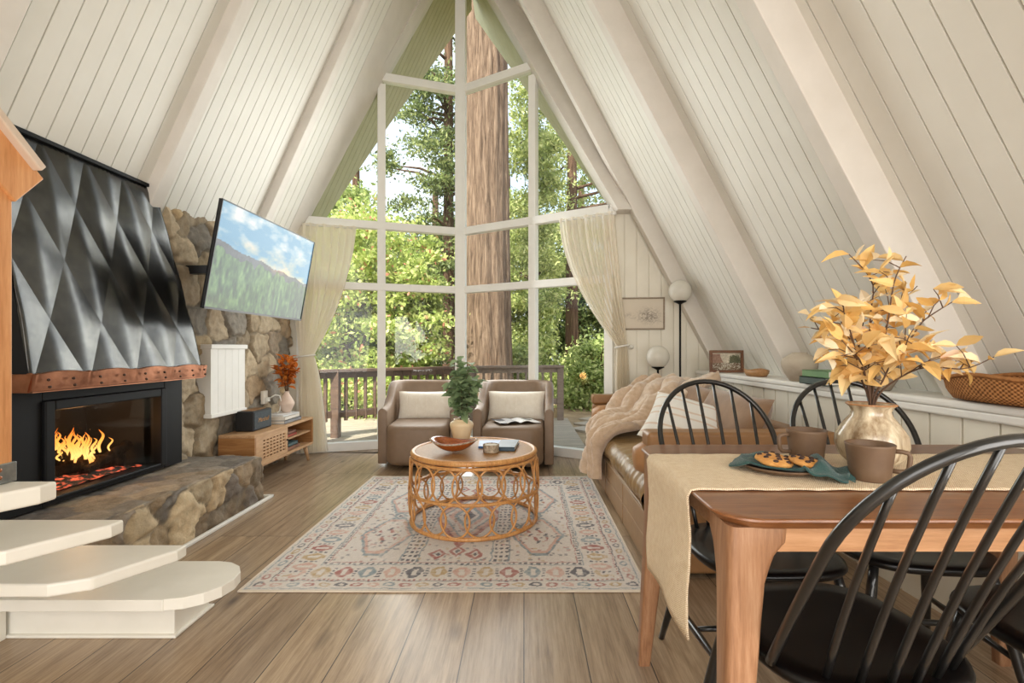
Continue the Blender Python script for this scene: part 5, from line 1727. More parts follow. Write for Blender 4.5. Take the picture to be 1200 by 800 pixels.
def vase_obj(name, label, cat, prof, c, mat, seg=36, fn=None):
    root = thing(name, label, cat, c)
    m_ = MB(); m_.lathe(prof, seg, c, fn); m_.build('body', mat, root, smooth=True)
    return root
# wooden bowl (oval, uneven rim)
bw = thing('wooden_bowl', 'shallow light wood bowl on the ledge beside the small painting', 'bowl', (1.70, 3.62, ZL))
mb = MB()
prof = [(.075, 0), (.095, .004), (.112, .025), (.118, .05), (.112, .05), (.104, .028), (.07, .012), (.001, .01)]
rings = []
for r_, z_ in prof:
    rings.append([(1.70 + r_ * .62 * math.cos(2 * PI * k / 36), 3.62 + r_ * 1.1 * math.sin(2 * PI * k / 36), ZL + z_ + (.006 * math.sin(3 * 2 * PI * k / 36) if z_ > .03 else 0)) for k in range(36)])
mb.loft(rings); mb.build('body', M['bowlash'], bw, smooth=True)
vase_obj('round_vase', 'round oatmeal stoneware vase on the ledge next to the green books', 'vase',
         [(.05, 0), (.056, .004), (.085, .05), (.102, .09), (.104, .115), (.096, .14), (.06, .165), (.045, .172), (.043, .18), (.037, .18), (.036, .165)], (1.72, 3.09, ZL), M['stoneware'])
book('book', 'dark green book at the bottom of the stack on the ledge', 'book', (1.63, 2.68, ZL), (1.80, 2.93, ZL + .042), 'dgreen_cover', 'green books on the ledge', spine='-x')
book('book', 'light green book on top of the dark one on the ledge', 'book', (1.645, 2.69, ZL + .042), (1.80, 2.92, ZL + .08), 'green_cover', 'green books on the ledge', spine='-x', rz=.05)
vase_obj('tall_vase', 'mushroom brown stoneware vase on the ledge behind the golden leaves', 'vase',
         [(.045, 0), (.05, .004), (.075, .05), (.084, .1), (.078, .15), (.05, .185), (.034, .2), (.04, .215), (.033, .215), (.03, .19)], (1.735, 2.42, ZL), M['darkvase'])
# woven basket tray
bk_ = thing('woven_basket', 'long oval woven rattan basket on the near end of the ledge', 'basket', (1.765, 1.76, ZL))
nu, nv = 72, 18
prof = [(.0, .004), (.55, .004), (.86, .008), (.93, .03), (.97, .055), (1.0, .085), (1.01, .092), (.985, .096), (.95, .07), (.90, .035), (.8, .018), (.0, .016)]
V, UVc = [], []
for i, (s, z_) in enumerate(prof):
    for k in range(nu):
        a = 2 * PI * k / nu
        wav = (.010 * math.cos(2 * a) + .005 * math.sin(5 * a)) if z_ > .05 else 0
        V.append((1.765 + .102 * s * math.cos(a) * (1.0), 1.76 + .30 * s * math.sin(a), ZL + z_ + wav)); UVc.append((k / nu * 1.9, i * .03))
o = np_mesh('weave', V, quads(len(prof), nu, True), M['basket'], bk_, smooth=True, uv=np.array(UVc))
mb = MB(); mb.tube([(1.765 + .103 * math.cos(2 * PI * k / 60), 1.76 + .303 * math.sin(2 * PI * k / 60), ZL + .094 + .010 * math.cos(4 * PI * k / 60) + .005 * math.sin(10 * PI * k / 60)) for k in range(60)], .008, 8, closed=True)
mb.build('rim', M['basket'], bk_, smooth=True)

# ------------------------------------------------------------------ dining table
DX0, DX1, DY0, DY1, DZ = .398, 1.69, .983, 1.753, .76
dt = thing('dining_table', 'walnut dining table with rounded corners and splayed tapered legs', 'dining table', ((DX0 + DX1) / 2, (DY0 + DY1) / 2, 0))
cx, cy = (DX0 + DX1) / 2, (DY0 + DY1) / 2
o_ = rsq((DX1 - DX0) / 2, (DY1 - DY0) / 2, .085, 10)
rings = []
for ins, z in ((.022, DZ - .026), (.006, DZ - .012), (0, DZ - .006), (.001, DZ - .002), (.004, DZ)):
    rings.append([(cx + x * (1 - ins / ((DX1 - DX0) / 2)), cy + y * (1 - ins / ((DY1 - DY0) / 2)), z) for x, y in o_])
mb = MB(); mb.loft(rings); mb.build('table_top', M['walnut'], dt, smooth=True, sharp=.5)
mb = MB()
ay0, ay1, ax0, ax1 = DY0 + .045, DY1 - .045, DX0 + .05, DX1 - .05
mb.box((ax0 + .06, ay0, DZ - .082), (ax1 - .06, ay0 + .022, DZ - .027)); mb.build('apron', M['apron'], dt)
mb = MB(); mb.box((ax0 + .06, ay1 - .022, DZ - .082), (ax1 - .06, ay1, DZ - .027)); mb.build('apron', M['apron'], dt)
mb = MB(); mb.box((ax0, ay0 + .06, DZ - .082), (ax0 + .022, ay1 - .06, DZ - .027)); mb.build('apron', M['apron'], dt)
mb = MB(); mb.box((ax1 - .022, ay0 + .06, DZ - .082), (ax1, ay1 - .06, DZ - .027)); mb.build('apron', M['apron'], dt)
for sx in (0, 1):
    for sy in (0, 1):
        X_ = (DX0 + .068) if sx == 0 else (DX1 - .068); Y_ = (DY0 + .075) if sy == 0 else (DY1 - .075)
        fx = (DX0 + .02) if sx == 0 else (DX1 - .02); fy = (DY0 + .03) if sy == 0 else (DY1 - .022)
        ix = 1 if sx == 0 else -1; iy = 1 if sy == 0 else -1
        rings = []
        for t, hw_, br in ((0, .02, 0), (.25, .0255, 0), (.5, .031, 0), (.75, .037, 0), (.84, .040, .0), (.885, .042, .006), (.92, .043, .014), (.945, .044, .026), (.955, .044, .034), (1.0, .044, .036)):
            z = t * (DZ - .027); c_x = fx + (X_ - fx) * t; c_y = fy + (Y_ - fy) * t
            ring = []
            for x, y in rsq(hw_, hw_, hw_ * .42, 4):
                xx = x + (br * 1.0 if x * ix > 0 else 0) * ix; yy = y + (br if y * iy > 0 else 0) * iy
                ring.append((c_x + xx, c_y + yy, z))
            rings.append(ring)
        mb = MB(); mb.loft(rings); mb.build('leg', M['tableleg'], dt, smooth=True, sharp=1.0)
# jute runner
ry0, ry1 = 1.177, 1.565
path = []
L_ = 0
for x, z in [(DX0 - .006 - .004 * math.sin(k * .5), .405 + (DZ - .012 - .405) * k / 14) for k in range(15)] + [(DX0 + .0, DZ + .003), (DX0 + .02, DZ + .0045)] + [(DX0 + .02 + (DX1 - DX0 - .03) * k / 40, DZ + .0045) for k in range(1, 41)]:
    path.append((x, z))
nv = 40
V, UVc = [], []
s_ = 0
for i, (x, z) in enumerate(path):
    if i: s_ += math.hypot(x - path[i - 1][0], z - path[i - 1][1])
    for j in range(nv):
        y = ry0 + (ry1 - ry0) * j / (nv - 1)
        wv_ = .0018 * math.sin(i * 1.7 + j * .2) if j in (0, nv - 1) else 0
        hang = max(0, (DZ - z)) * .02 * math.sin(j / (nv - 1) * PI * 2)
        V.append((x - hang, y + wv_, z + (.0008 * math.sin(x * 60 + j) if z > DZ else 0))); UVc.append((s_, y))
o = np_mesh('table_runner', np.array(V), quads(len(path), nv), M['jute'], smooth=True, uv=np.array(UVc))
md = o.modifiers.new('solid', 'SOLIDIFY'); md.thickness = .004; md.offset = 0
recenter(o); tag(o, 'natural jute runner hanging over the end of the dining table', 'table runner')
ZR = DZ + .0068

# ------------------------------------------------------------------ Windsor dining chairs
BW, BWB, BH, BV0, BLEAN, BYB, SEAT = .227, .218, .512, .296, .536, -.164, .45
def bow_pt(t):
    """t 0..1 from right foot over the crown to left foot; returns local point"""
    pts = []
    ta = math.tan(BLEAN)
    def P(u, v): return Vector((u, BYB - ta * v, SEAT + v))
    if t < .25:
        v = t / .25; return P(BWB + (BW - BWB) * (1 - (1 - v) ** 2), v * BV0)
    if t > .75:
        v = (1 - t) / .25; return P(-(BWB + (BW - BWB) * (1 - (1 - v) ** 2)), v * BV0)
    a = (t - .25) / .5 * PI
    return P(BW * math.cos(a), BV0 + (BH - BV0) * math.sin(a))
def windsor(loc, rz, label):
    root = thing('windsor_chair', label, 'dining chair', loc, 'black dining chairs', rz)
    def part(m_, nm, **k):
        o = m_.build(nm, M['blackwood'] if nm == 'seat' else M['blackframe'], None, **k); o.parent = root; return o
    # saddle seat
    outl = []
    for k in range(48):
        a = 2 * PI * k / 48
        c, s = math.cos(a), math.sin(a)
        outl.append((.228 * math.copysign(abs(c) ** .62, c), -.05 + .225 * math.copysign(abs(s) ** .72, s)))
    rings = []
    def seat_ring(f, z): return [(x * f, -.05 + (y + .05) * f, z) for x, y in outl]
    for f, z in ((.87, .418), (.965, .424), (1, .436), (.985, .446), (.94, .451), (.75, .447), (.5, .441), (.2, .439)):
        rings.append(seat_ring(f, z))
    m_ = MB(); m_.loft(rings); part(m_, 'seat', smooth=True)
    m_ = MB(); m_.tube([bow_pt(k / 60) for k in range(61)], .0105, 10); part(m_, 'bow', smooth=True)
    # six spindles
    ta = math.tan(BLEAN)
    for i in range(6):
        f = (i - 2.5) / 2.5
        xb_, xt = f * .135, f * .172
        vt = BV0 + (BH - BV0) * math.sqrt(max(0, 1 - (xt / BW) ** 2))
        p0 = Vector((xb_, -.25 + .035 * f * f, SEAT - .008)); p1 = Vector((xt, BYB - ta * vt, SEAT + vt))
        m_ = MB(); m_.tube([p0.lerp(p1, k / 6) + Vector((0, .008 * math.sin(PI * k / 6), 0)) for k in range(7)], [.0075, .0078, .0075, .007, .0068, .0065, .006], 8)
        part(m_, 'spindle', smooth=True)
    # splayed legs and H stretcher
    feet = {}
    for sx in (-1, 1):
        for sy in (-1, 1):
            p0 = Vector((sx * .165, .10 if sy > 0 else -.19, .425)); p1 = Vector((sx * .24, .165 if sy > 0 else -.30, 0))
            m_ = MB(); m_.tube([p0.lerp(p1, k / 6) for k in range(7)], [.013, .0155, .0165, .0165, .015, .0125, .0105], 10)
            part(m_, 'leg', smooth=True); feet[(sx, sy)] = (p0, p1)
    mids = []
    for sx in (-1, 1):
        a = feet[(sx, -1)][0].lerp(feet[(sx, -1)][1], .6); b = feet[(sx, 1)][0].lerp(feet[(sx, 1)][1], .6)
        m_ = MB(); m_.tube([a.lerp(b, k / 6) for k in range(7)], [.008, .010, .012, .013, .012, .010, .008], 8); part(m_, 'stretcher', smooth=True)
        mids.append(a.lerp(b, .5))
    m_ = MB(); m_.tube([mids[0].lerp(mids[1], k / 4) for k in range(5)], [.008, .0105, .012, .0105, .008], 8); part(m_, 'stretcher', smooth=True)
    return root
windsor((.777, 1.592, 0), PI + .055, 'black spindle back dining chair on the sofa side, facing the plate of cookies')
windsor((1.275, 1.633, 0), PI - .12, 'black spindle back dining chair on the ledge side, behind the golden leaves')
windsor((.714, 1.212, 0), .092, 'black spindle back dining chair nearest the camera, its back to us')
windsor((1.32, 1.20, 0), .05, 'black dining chair cut off at the lower right edge of the photo')

# ------------------------------------------------------------------ on the dining table
def mug(c, rz, label):
    root = thing('mug', label, 'mug', c, 'brown stoneware mugs', rz)
    m_ = MB(); m_.lathe([(.043, 0), (.0455, .003), (.0475, .03), (.0545, .086), (.0555, .091), (.0535, .0925), (.0515, .09), (.0445, .03), (.04, .008), (.001, .007)], 40)
    o = m_.build('body', M['mug'], None, smooth=True); o.parent = root
    m_ = MB(); pts = [(-.049, 0, .076), (-.066, 0, .0765), (-.078, 0, .074), (-.082, 0, .066), (-.081, 0, .05), (-.079, 0, .035), (-.073, 0, .028), (-.062, 0, .0265), (-.046, 0, .027)]
    m_.tube(pts, .0058, 10); o = m_.build('handle', M['mug'], None, smooth=True); o.parent = root
    return root
mug((.842, 1.475, ZR), 0.0, 'brown stoneware mug behind the cookies, handle to the left')
mug((.882, 1.262, ZR), PI - .55, 'brown stoneware mug in front of the glazed vase, handle to the right')
pl = thing('plate', 'round brown stoneware plate under the cookies', 'plate', (.70, 1.352, ZR))
mb = MB(); mb.lathe([(.055, 0), (.058, .002), (.085, .006), (.1, .015), (.101, .017), (.098, .018), (.083, .0095), (.055, .006), (.001, .0055)], 48, (.70, 1.352, ZR))
mb.build('body', M['mug'], pl, smooth=True)
# teal napkin: crumpled sheet over the plate, one end hanging to the front right
nu, nv = 46, 30
A, B = np.meshgrid(np.linspace(0, 1, nu), np.linspace(0, 1, nv), indexing='ij')
p0, p1 = np.array([.605, 1.425]), np.array([.83, 1.26])
dn = (p1 - p0); Ln = np.linalg.norm(dn); dn /= Ln; sd_ = np.array([dn[1], -dn[0]])
Wd = .075 + .03 * np.sin(A * PI) + .012 * np.sin(A * 9)
Xn = p0[0] + dn[0] * A * Ln + sd_[0] * (B - .5) * 2 * Wd * -.8
Yn = p0[1] + dn[1] * A * Ln + sd_[1] * (B - .5) * 2 * Wd * -.8
dist = np.hypot(Xn - .70, Yn - 1.352)
plate_z = ZR + np.where(dist < .103, np.interp(dist, [0, .055, .083, .1], [.007, .0075, .012, .021]), .0)
edge_ = np.clip((dist - .098) / .035, 0, 1)
zz_ = np.where(dist < .103, plate_z, ZR + .021 * (1 - edge_) ** 1.5)
fold = .005 * (1 + np.sin(B * 13 + A * 4)) * (.4 + .6 * A) + .006 * (A > .66) * (1 + np.sin(A * 24 + B * 3)) + .004
o = np_mesh('napkin', np.stack([Xn, Yn, zz_ + fold], -1).reshape(-1, 3), quads(nu, nv), M['napkin'], smooth=True)
md = o.modifiers.new('solid', 'SOLIDIFY'); md.thickness = .004; md.offset = 0
recenter(o); tag(o, 'dark teal linen napkin crumpled on the brown plate', 'napkin')
mb = MB(); nr2 = random.Random(2)
for k in range(26):   # frayed ends
    t = k / 25
    for e_, pp in ((1, p1),):
        q = pp + sd_ * (t - .5) * 2 * .07 * -.8
        z = (ZR + .028) if e_ == 0 else (ZR + .012)
        dq = dn * (-.014 if e_ == 0 else .012)
        mb.tube([(q[0], q[1], z), (q[0] + dq[0] + nr2.uniform(-.003, .003), q[1] + dq[1], z - .006)], .0011, 4)
frn = mb.build('fringe', M['napkin'], None); frn.parent = o; frn.data.transform(Matrix.Translation(-o.location))
def cookie(c, r, tilt, label, seed):
    root = thing('cookie', label, 'cookie', c, 'chocolate chip cookies'); root.rotation_euler = tilt
    q = random.Random(seed)
    m_ = MB(); m_.lathe([(r * .86, 0), (r, .005), (r * .97, .010), (r * .75, .0145), (r * .4, .0165), (.001, .017)], 36, fn=lambda t, rr_, z: rr_ * (1 + .025 * math.sin(5 * t + seed) + .02 * math.sin(9 * t)))
    o = m_.build('dough', M['cookie'], None, smooth=True); o.parent = root
    for k in range(12):
        rr_ = r * .86 * math.sqrt((k + .5) / 12); a = k * 2.4 + q.uniform(-.2, .2)
        zc = float(np.interp(rr_ / r, [0, .4, .75, .97], [.0168, .0165, .0145, .010]))
        m_ = MB(); m_.sphere((rr_ * math.cos(a), rr_ * math.sin(a), zc), .0062, (1.25, 1, .7), 8, 6); o = m_.build('chocolate_chip', M['chip'], None, smooth=True); o.parent = root
cookie((.683, 1.352, ZR + .022), .049, (.16, .04, 0), 'chocolate chip cookie on the left side of the teal napkin', 1)
cookie((.757, 1.322, ZR + .022), .047, (.10, .14, 0), 'chocolate chip cookie beside the mug on the teal napkin', 2)

# glazed vase with golden branches
gv = (.985, 1.405, ZR)
va = thing('glazed_vase', 'streaked cream glazed vase with a petal rim holding golden branches', 'vase', gv)
prof = [(.05, 0), (.056, .003), (.078, .03), (.088, .062), (.085, .09), (.066, .122), (.05, .143), (.0465, .155), (.05, .165), (.058, .173), (.060, .175), (.055, .175), (.045, .163), (.042, .15), (.046, .14), (.06, .12), (.001, .1)]
def flute(t, r, z):
    k = .11 * abs(math.cos(4 * t)) ** .5 if .02 < z < .16 else 0
    if z >= .16: k = .12 * (abs(math.cos(4 * t)) ** .7) 
    return r * (.93 + k)
mb = MB(); mb.lathe(prof, 72, gv, flute); mb.build('body', M['glaze'], va, smooth=True)
mb = MB(); mb.tube([(gv[0] + .0575 * (.93 + .12 * abs(math.cos(4 * 2 * PI * k / 72)) ** .7) * math.cos(2 * PI * k / 72), gv[1] + .0575 * (.93 + .12 * abs(math.cos(4 * 2 * PI * k / 72)) ** .7) * math.sin(2 * PI * k / 72), gv[2] + .175) for k in range(72)], .0028, 6, closed=True)
mb.build('rim', M['glazerim'], va, smooth=True)
# branches: (tip image point, depth, label)
def branch(ctrl, seed, label, dens=1.0, side=3):
    q = random.Random(seed)
    pts = [Vector(p_) for p_ in ctrl]
    cur = [Vector(cr([tuple(p_) for p_ in pts], k / 18)) for k in range(19)]
    m_ = MB(); m_.tube(cur, [.0032 * (1 - .6 * k / 18) for k in range(19)], 6)
    lf = MB()
    def leafy(p_, d, s):
        L = q.uniform(.034, .074) * s
        leaf_at(lf, p_, d, (q.uniform(-.8, .8), q.uniform(-.9, .3), q.uniform(.1, 1)), L, L * q.uniform(.36, .6), q.uniform(-.2, .7), q.uniform(.12, .5))
    for k in range(6, 19):
        if q.random() < .75 * dens:
            t = (cur[min(18, k + 1)] - cur[k - 1]).normalized()
            o_d = Vector((q.uniform(-1, 1), q.uniform(-1, 1), q.uniform(-.4, .7)))
            leafy(cur[k], t * .5 + o_d, 1)
    for j in range(side):
        k = 7 + int(10 * j / max(1, side)) + q.randint(0, 1); k = min(17, k)
        d = Vector((q.uniform(-1, 1), q.uniform(-.8, .8), q.uniform(.0, .8))).normalized()
        L = q.uniform(.05, .09)
        a = cur[k]; b = a + d * L * .5 + Vector((0, 0, .008)); c = a + d * L
        m_.tube([a, b, c], [.0016, .0013, .0009], 5)
        for s_ in (b, c, c):
            leafy(s_, d * .5 + Vector((q.uniform(-1, 1), q.uniform(-1, 1), q.uniform(-.6, .6))), .95)
    o = m_.build('golden_branch', M['twig'], smooth=True)
    tag(o, label, 'branch', 'golden branches in the glazed vase')
    lf.build('leaves', M['yellow_leaf'], o)
b0 = Vector(gv) + Vector((0, 0, .10)); b1 = Vector(gv) + Vector((0, 0, .175))
def bp(px, py, y): return at(px, py, y)
BR = [([(1018, 420, 1.40), (1020, 370, 1.42), (1022, 330, 1.42), (995, 298, 1.40)], 'golden branch that rises highest, curling over to the left', 3),
      ([(1028, 430, 1.39), (1040, 380, 1.36), (1048, 330, 1.35), (1062, 300, 1.36)], 'golden branch with pink leaf that reaches up behind the tallest', 3),
      ([(1040, 440, 1.38), (1075, 385, 1.34), (1090, 370, 1.33), (1122, 350, 1.34)], 'golden branch that bends right towards the ceiling beam', 3),
      ([(1050, 445, 1.36), (1085, 430, 1.30), (1130, 432, 1.26), (1165, 418, 1.24)], 'golden branch that stretches furthest right above the basket', 4),
      ([(1010, 430, 1.42), (995, 395, 1.44), (970, 388, 1.45), (950, 384, 1.46)], 'golden branch that leans furthest left', 4),
      ([(1008, 440, 1.37), (1000, 400, 1.32), (990, 370, 1.30), (988, 352, 1.30)], 'golden branch with many leaves leaning left of the middle', 4),
      ([(1024, 430, 1.45), (1035, 390, 1.48), (1052, 360, 1.5), (1075, 335, 1.5)], 'golden branch at the back, rising to the right', 4),
      ([(1015, 445, 1.36), (1010, 425, 1.31), (1000, 415, 1.28), (980, 418, 1.27)], 'short golden branch low at the left of the vase', 4),
      ([(1035, 445, 1.35), (1050, 415, 1.30), (1062, 408, 1.27), (1090, 405, 1.25)], 'short golden branch low at the right with broad leaves', 4),
      ([(1014, 435, 1.44), (1006, 400, 1.5), (1012, 375, 1.52), (1005, 350, 1.53)], 'golden branch at the back, rising straight', 3)]
for i, (ps, lab, sd2) in enumerate(BR):
    c_ = [b0 + Vector((.008 * math.cos(i * 2.4), .008 * math.sin(i * 2.4), 0)), b1 + (bp(*ps[0]) - b1).normalized() * .02] + [bp(*p_) for p_ in ps]
    branch(c_, 60 + i, lab, 1.1, sd2 + 4)
# broad leaves on the long right branch are bigger in the photo: a spray of large leaves at its end
# ------------------------------------------------------------------ outside
mb = MB(); mb.box((-14, 5.0, -.75), (10, 34, -.7))
struct(mb.build('ground', M['ground']))
mb = MB(); mb.add([(.75, 5.3, -.12), (5, 5.0, -.12), (6, 16, -.05), (.4, 16, -.05)], [(0, 1, 2, 3)]); mb.add([(.75, 5.3, -.12), (.4, 16, -.05), (.2, 16, -.7), (.6, 5.3, -.7)], [(0, 1, 2, 3)])
struct(mb.build('path', M['ground']))
# deck boards
mb = MB()
k = 0
for yd in np.arange(5.0, 8.1, .145):
    mb.box((-4.2, yd, -.09), (.72, yd + .135, -.05))
struct(mb.build('deck', M['deckwood']))
mb = MB()
for i in range(3):
    mb.beam((.78 + .12 * i, 7.4 + .5 * i, -.1), (1.7 + .15 * i, 6.3 + .55 * i, -.1), .32, .05)
tag(mb.build('stepping_boards', M['deckwood']), 'weathered boards lying on the dirt path right of the deck', 'boards')
def railing(a, b, ztop, mat, label, posts, dens=.125):
    a, b = Vector((a[0], a[1], -.05)), Vector((b[0], b[1], -.05))
    L = (b - a).length
    root = thing('deck_railing', label, 'railing', ((a + b) / 2))
    up = Vector((0, 0, 1))
    m_ = MB(); m_.beam(a + up * (ztop + .05 - .02), b + up * (ztop + .05 - .02), .13, .04); m_.build('top_rail', mat, root, bevel=.005)
    m_ = MB(); m_.beam(a + up * (ztop - .02), b + up * (ztop - .02), .04, .09); m_.build('upper_rail', mat, root)
    m_ = MB(); m_.beam(a + up * .3, b + up * .3, .04, .09); m_.build('lower_rail', mat, root)
    for t in posts:
        p_ = a.lerp(b, t); m_ = MB(); m_.box((p_.x - .05, p_.y - .05, -.05), (p_.x + .05, p_.y + .05, ztop)); m_.build('post', mat, root)
    n = int(L / dens)
    for k in range(n):
        p_ = a.lerp(b, (k + .5) / n); m_ = MB(); m_.box((p_.x - .019, p_.y - .019, .16), (p_.x + .019, p_.y + .019, ztop)); m_.build('baluster', mat, root)
railing((-3.5, 5.55), (-.95, 7.55), .83, M['railwood'], 'dark brown deck railing left of the giant trunk', (.0, .42, .99))
railing((-.82, 7.6), (.63, 7.98), .83, M['railgrey'], 'weathered grey brown deck railing in front of the giant trunk', (.0, .97))

def trunk_mesh(x, y, z0, z1, r0, r1, flare, seed, seg=40, ridges=14, amp=.05, lean=(0, 0)):
    m_ = MB(); n = 26; rings = []
    q = random.Random(seed); ph = [q.uniform(0, 6.28) for _ in range(4)]
    for i in range(n):
        t = i / (n - 1); z = z0 + (z1 - z0) * t
        r_ = r0 + (r1 - r0) * t + flare * math.exp(-(z - z0) / .7)
        ring = []
        for k in range(seg):
            a = 2 * PI * k / seg
            w = 1 + amp * math.sin(ridges * a + ph[0] + .9 * math.sin(2.1 * t * 6 + ph[1])) + amp * .6 * math.sin(ridges * .5 * a + ph[2] + t * 4)
            ring.append((x + lean[0] * t + r_ * w * math.cos(a), y + lean[1] * t + r_ * w * math.sin(a), z))
        rings.append(ring)
    m_.loft(rings)
    return m_
o = trunk_mesh(-.74, 9.6, -.75, 11, .50, .37, .22, 3, 72, 18, .035).build('giant_cedar', M['redwood'], smooth=True)
tag(o, 'massive straight cedar trunk rising just outside the window', 'tree')

def leaf_cloud(rs, cents, rads, n, size, flat=0.0, aspect=.6):
    """n leaf quads scattered in clumps; returns verts and quads"""
    r_ = np.random.default_rng(rs)
    ci = r_.integers(0, len(cents), n)
    g = r_.normal(0, 1, (n, 3)) * .5
    P_ = cents[ci] + g * rads[ci][:, None] * np.array([1, 1, 1 - flat])
    d = r_.normal(0, 1, (n, 3)); d /= np.linalg.norm(d, axis=1, keepdims=True)
    e = r_.normal(0, 1, (n, 3)); e -= d * (e * d).sum(1, keepdims=True); e /= np.linalg.norm(e, axis=1, keepdims=True)
    s = (size * r_.uniform(.6, 1.3, n))[:, None]
    d = d * s; e = e * s * aspect
    V = np.stack([P_ - d * .5, P_ + e * .5 - d * .05, P_ + d * .5, P_ - e * .5 - d * .05], 1).reshape(-1, 3)
    return V, np.arange(4 * n).reshape(-1, 4)
def crown(rs, boxc, half, nclump, rad, shape='ell'):
    r_ = np.random.default_rng(rs)
    out = []
    while len(out) < nclump:
        p_ = r_.uniform(-1, 1, 3)
        if shape == 'ell' and np.linalg.norm(p_) > 1: continue
        if shape == 'cone' and np.hypot(p_[0], p_[1]) > .15 + .85 * (1 - (p_[2] + 1) / 2): continue
        out.append(np.array(boxc) + p_ * np.array(half))
    c = np.array(out)
    return c, r_.uniform(.6, 1.3, nclump) * rad
def tree(name, label, x, y, tr, zt, boxc, half, nclump, rad, n, size, mat, rs, shape='ell', flat=.2, bark='pinebark', cat='tree', z0=-.72, nb=10, aspect=.6, group='trees beyond the glass'):
    n = int(n * 1.9); size *= .72
    c, r_ = crown(rs, boxc, half, nclump, rad, shape)
    m_ = trunk_mesh(x, y, z0, zt, tr, tr * .55, tr * .4, rs, 14, 5, .06)
    q = random.Random(rs)
    for k in range(nb):      # boughs reach out to some of the clumps
        e = Vector(c[k % len(c)]); hz = max(z0 + .3, min(zt - .05, e.z - .25 * (Vector((x, y, e.z)) - e).length))
        s = Vector((x, y, hz))
        m_.tube([s, s.lerp(e, .5) + Vector((0, 0, .12)), e], [tr * .28, tr * .18, .008], 6)
    o = m_.build(name, M[bark], smooth=True)
    tag(o, label, cat, group)
    V, Q_ = leaf_cloud(rs + 1, c, r_, n, size, flat, aspect)
    np_mesh('foliage', V, Q_, mat, o)
    return o
tree('maple_tree', 'bright lime green maple with pinkish seeds outside the left panes', -3.3, 9.2, .09, 3.2, (-3.1, 9.1, 1.9), (1.7, 1.0, 1.9), 150, .34, 15000, .13, M['maple'], 1, flat=.45)
tree('maple_tree', 'green maple standing between the slim conifer and the lime maple', -2.5, 10.4, .08, 2.8, (-2.75, 10.3, 1.5), (1.15, 1.0, 1.5), 110, .36, 13000, .14, M['maple2'], 2, flat=.45)
tree('conifer_tree', 'slim dark conifer seen left of the central mullion', -1.98, 13, .17, 10.5, (-2.2, 13, 5.6), (1.7, 1.4, 3.9), 110, .45, 11000, .17, M['conifer'], 3, flat=.6, nb=26, aspect=.4)
tree('conifer_tree', 'tall light green conifer close behind the giant trunk', .25, 12.2, .12, 9, (.2, 12.3, 4.0), (.75, .9, 4.2), 110, .42, 13000, .16, M['conifer2'], 4, flat=.5, nb=16, aspect=.4)
tree('pine_tree', 'slim bare stemmed pine seen through the right panes', 1.36, 14.0, .19, 10, (2.1, 15.4, 5.6), (2.0, 1.0, 3.2), 80, .5, 7000, .18, M['conifer2'], 5, flat=.6, nb=18, aspect=.4)
tree('leafy_shrub', 'leafy green shrub growing right of the railing end post', 1.55, 9.8, .04, 1.2, (1.6, 9.9, .35), (.85, .6, .95), 70, .3, 8000, .11, M['maple2'], 6, cat='shrub', bark='pinebark', nb=14)
tree('leafy_shrub', 'low bright shrub below the left deck railing', -3.0, 8.6, .04, .5, (-2.8, 8.9, .1), (1.9, .8, .7), 80, .3, 9000, .12, M['maple'], 7, cat='shrub', nb=12)
tree('leafy_shrub', 'green shrub behind the railing in front of the giant trunk', -.4, 11.2, .04, .8, (.2, 11.2, .4), (1.4, .8, .9), 70, .32, 8000, .13, M['conifer2'], 8, cat='shrub', nb=12)
BG = [(-8.6, 17, 'conifer', 'tall dark tree far left in the wood'), (-5.6, 16.5, 'maple2', 'broad green tree behind the lime maple'), (-3.4, 19, 'conifer', 'dark conifer deep in the wood behind the slim conifer'),
      (-.6, 18, 'conifer2', 'pale conifer in the wood right behind the giant trunk'), (2.2, 19, 'conifer', 'dark conifer in the wood behind the bare stemmed pine'), (5.0, 17.5, 'conifer2', 'pale green tree far right in the wood')]
for i, (x_, y_, mt, lab) in enumerate(BG):
    tree('forest_tree', lab, x_, y_, .2, 7.5, (x_, y_, 2.9), (1.9, 1.2, 3.6), 130, .62, 11000, .24, M[mt], 20 + i, nb=10, flat=.35, aspect=.5)

# ------------------------------------------------------------------ light, sky and camera
w = bpy.data.worlds.new('World'); scene.world = w; w.use_nodes = True
nt = w.node_tree; nt.nodes.clear()
out = nt.nodes.new('ShaderNodeOutputWorld')
sky = nt.nodes.new('ShaderNodeTexSky'); sky.sky_type = 'NISHITA'; sky.sun_disc = False
sky.sun_elevation = math.radians(48); sky.sun_rotation = math.radians(200); sky.air_density = 1.0; sky.dust_density = 5.0; sky.ozone_density = 1.0
bg = nt.nodes.new('ShaderNodeBackground'); bg.inputs['Strength'].default_value = 0.6
tc = nt.nodes.new('ShaderNodeTexCoord')
cn = N(nt, 'ShaderNodeTexNoise', {'Vector': tc.outputs['Generated'], 'Scale': 2.6, 'Detail': 7.0, 'Roughness': 0.6})
cf = ramp(nt, cn.outputs['Fac'], [(0.38, (.35, .35, .35, 1)), (0.62, (.95, .95, .95, 1))])
cm_ = N(nt, 'ShaderNodeMix', data_type='RGBA', blend_type='MIX')
nt.links.new(cf, cm_.inputs[0]); nt.links.new(sky.outputs['Color'], cm_.inputs[6]); cm_.inputs[7].default_value = (2.5, 2.6, 2.7, 1)
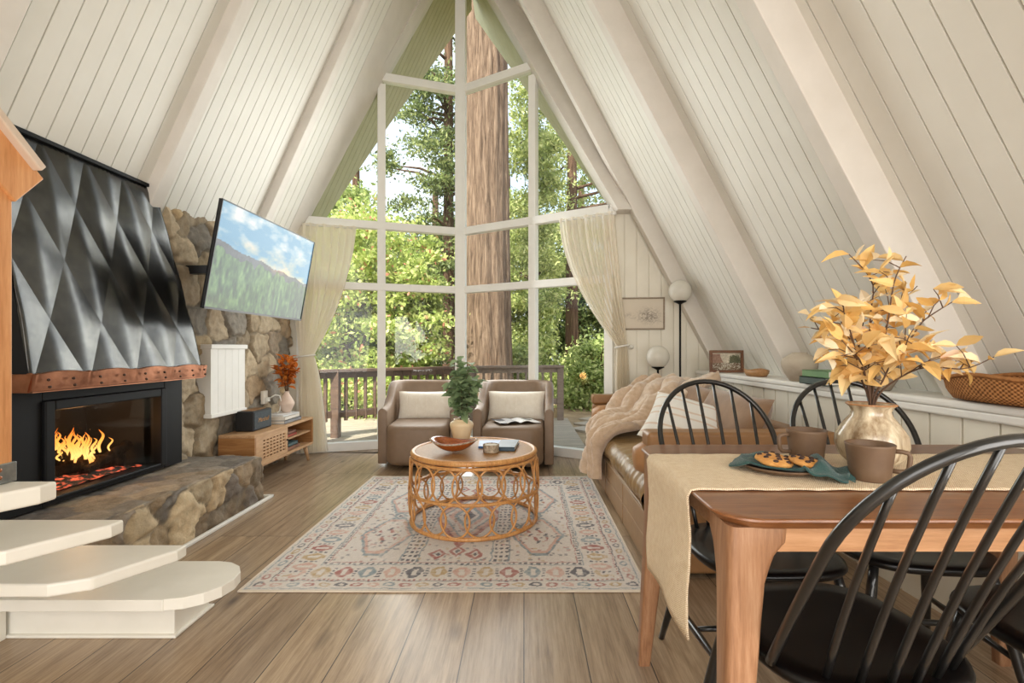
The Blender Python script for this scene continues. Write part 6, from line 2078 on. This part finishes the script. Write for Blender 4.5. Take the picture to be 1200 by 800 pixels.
nt.links.new(cm_.outputs[2], bg.inputs['Color']); nt.links.new(bg.outputs[0], out.inputs['Surface'])

def lamp(name, typ, loc, rot, power, color, size=None, sizey=None, angle=None):
    l = bpy.data.lights.new(name, typ); l.energy = power; l.color = color
    if typ == 'AREA':
        l.shape = 'RECTANGLE'; l.size = size; l.size_y = sizey or size
    if typ == 'SUN' and angle: l.angle = angle
    if typ == 'POINT': l.shadow_soft_size = size
    o = bpy.data.objects.new(name, l); COL.objects.link(o); o.location = loc; o.rotation_euler = rot
    return o
lamp('sun', 'SUN', (0, -5, 12), (math.radians(40), 0, math.radians(-28)), 10.0, (1.0, .94, .84), angle=.02)
# area light added at the assumed back gable opening, behind the camera
lamp('back_fill_light', 'AREA', (-.4, BACK + .05, 2.0), (math.radians(76), 0, 0), 112, (1.0, .97, .93), 3.4, 3.2)
lamp('side_fill_light', 'AREA', (1.45, -.3, 1.2), (math.radians(88), 0, math.radians(42)), 30, (1.0, .97, .93), .9, 1.3)  # area light added for glints on the chairs; no window stands here
# fill light added indoors before the front glazing, standing in for daylight
lamp('front_fill_light', 'AREA', (-.73, 5.2, 1.58), (math.radians(90), 0, math.radians(180)), 72, (.98, 1.0, .97), 1.5, 3.0)
lamp('fire_light', 'POINT', (-2.5, 2.79, .62), (0, 0, 0), 4, (1.0, .45, .15), .06)

cam = bpy.data.cameras.new('camera'); co = bpy.data.objects.new('camera', cam); COL.objects.link(co)
co.location = (0, 0, H); co.rotation_euler = (PI / 2, 0, 0)
cam.sensor_width = 36; cam.lens = F / 1200 * 36; cam.shift_x = -(CX - 600) / 1200; cam.shift_y = (CY - 400) / 1200
cam.clip_start = .05; cam.clip_end = 200
scene.camera = co
vs = scene.view_settings
vs.view_transform = 'Standard'; vs.look = 'None'; vs.gamma = 1; vs.use_curve_mapping = False; vs.exposure = 0.0
scene.cycles.use_denoising = True
scene.cycles.max_bounces = 10; scene.cycles.diffuse_bounces = 5; scene.cycles.transparent_max_bounces = 24
scene.cycles.sample_clamp_indirect = 6
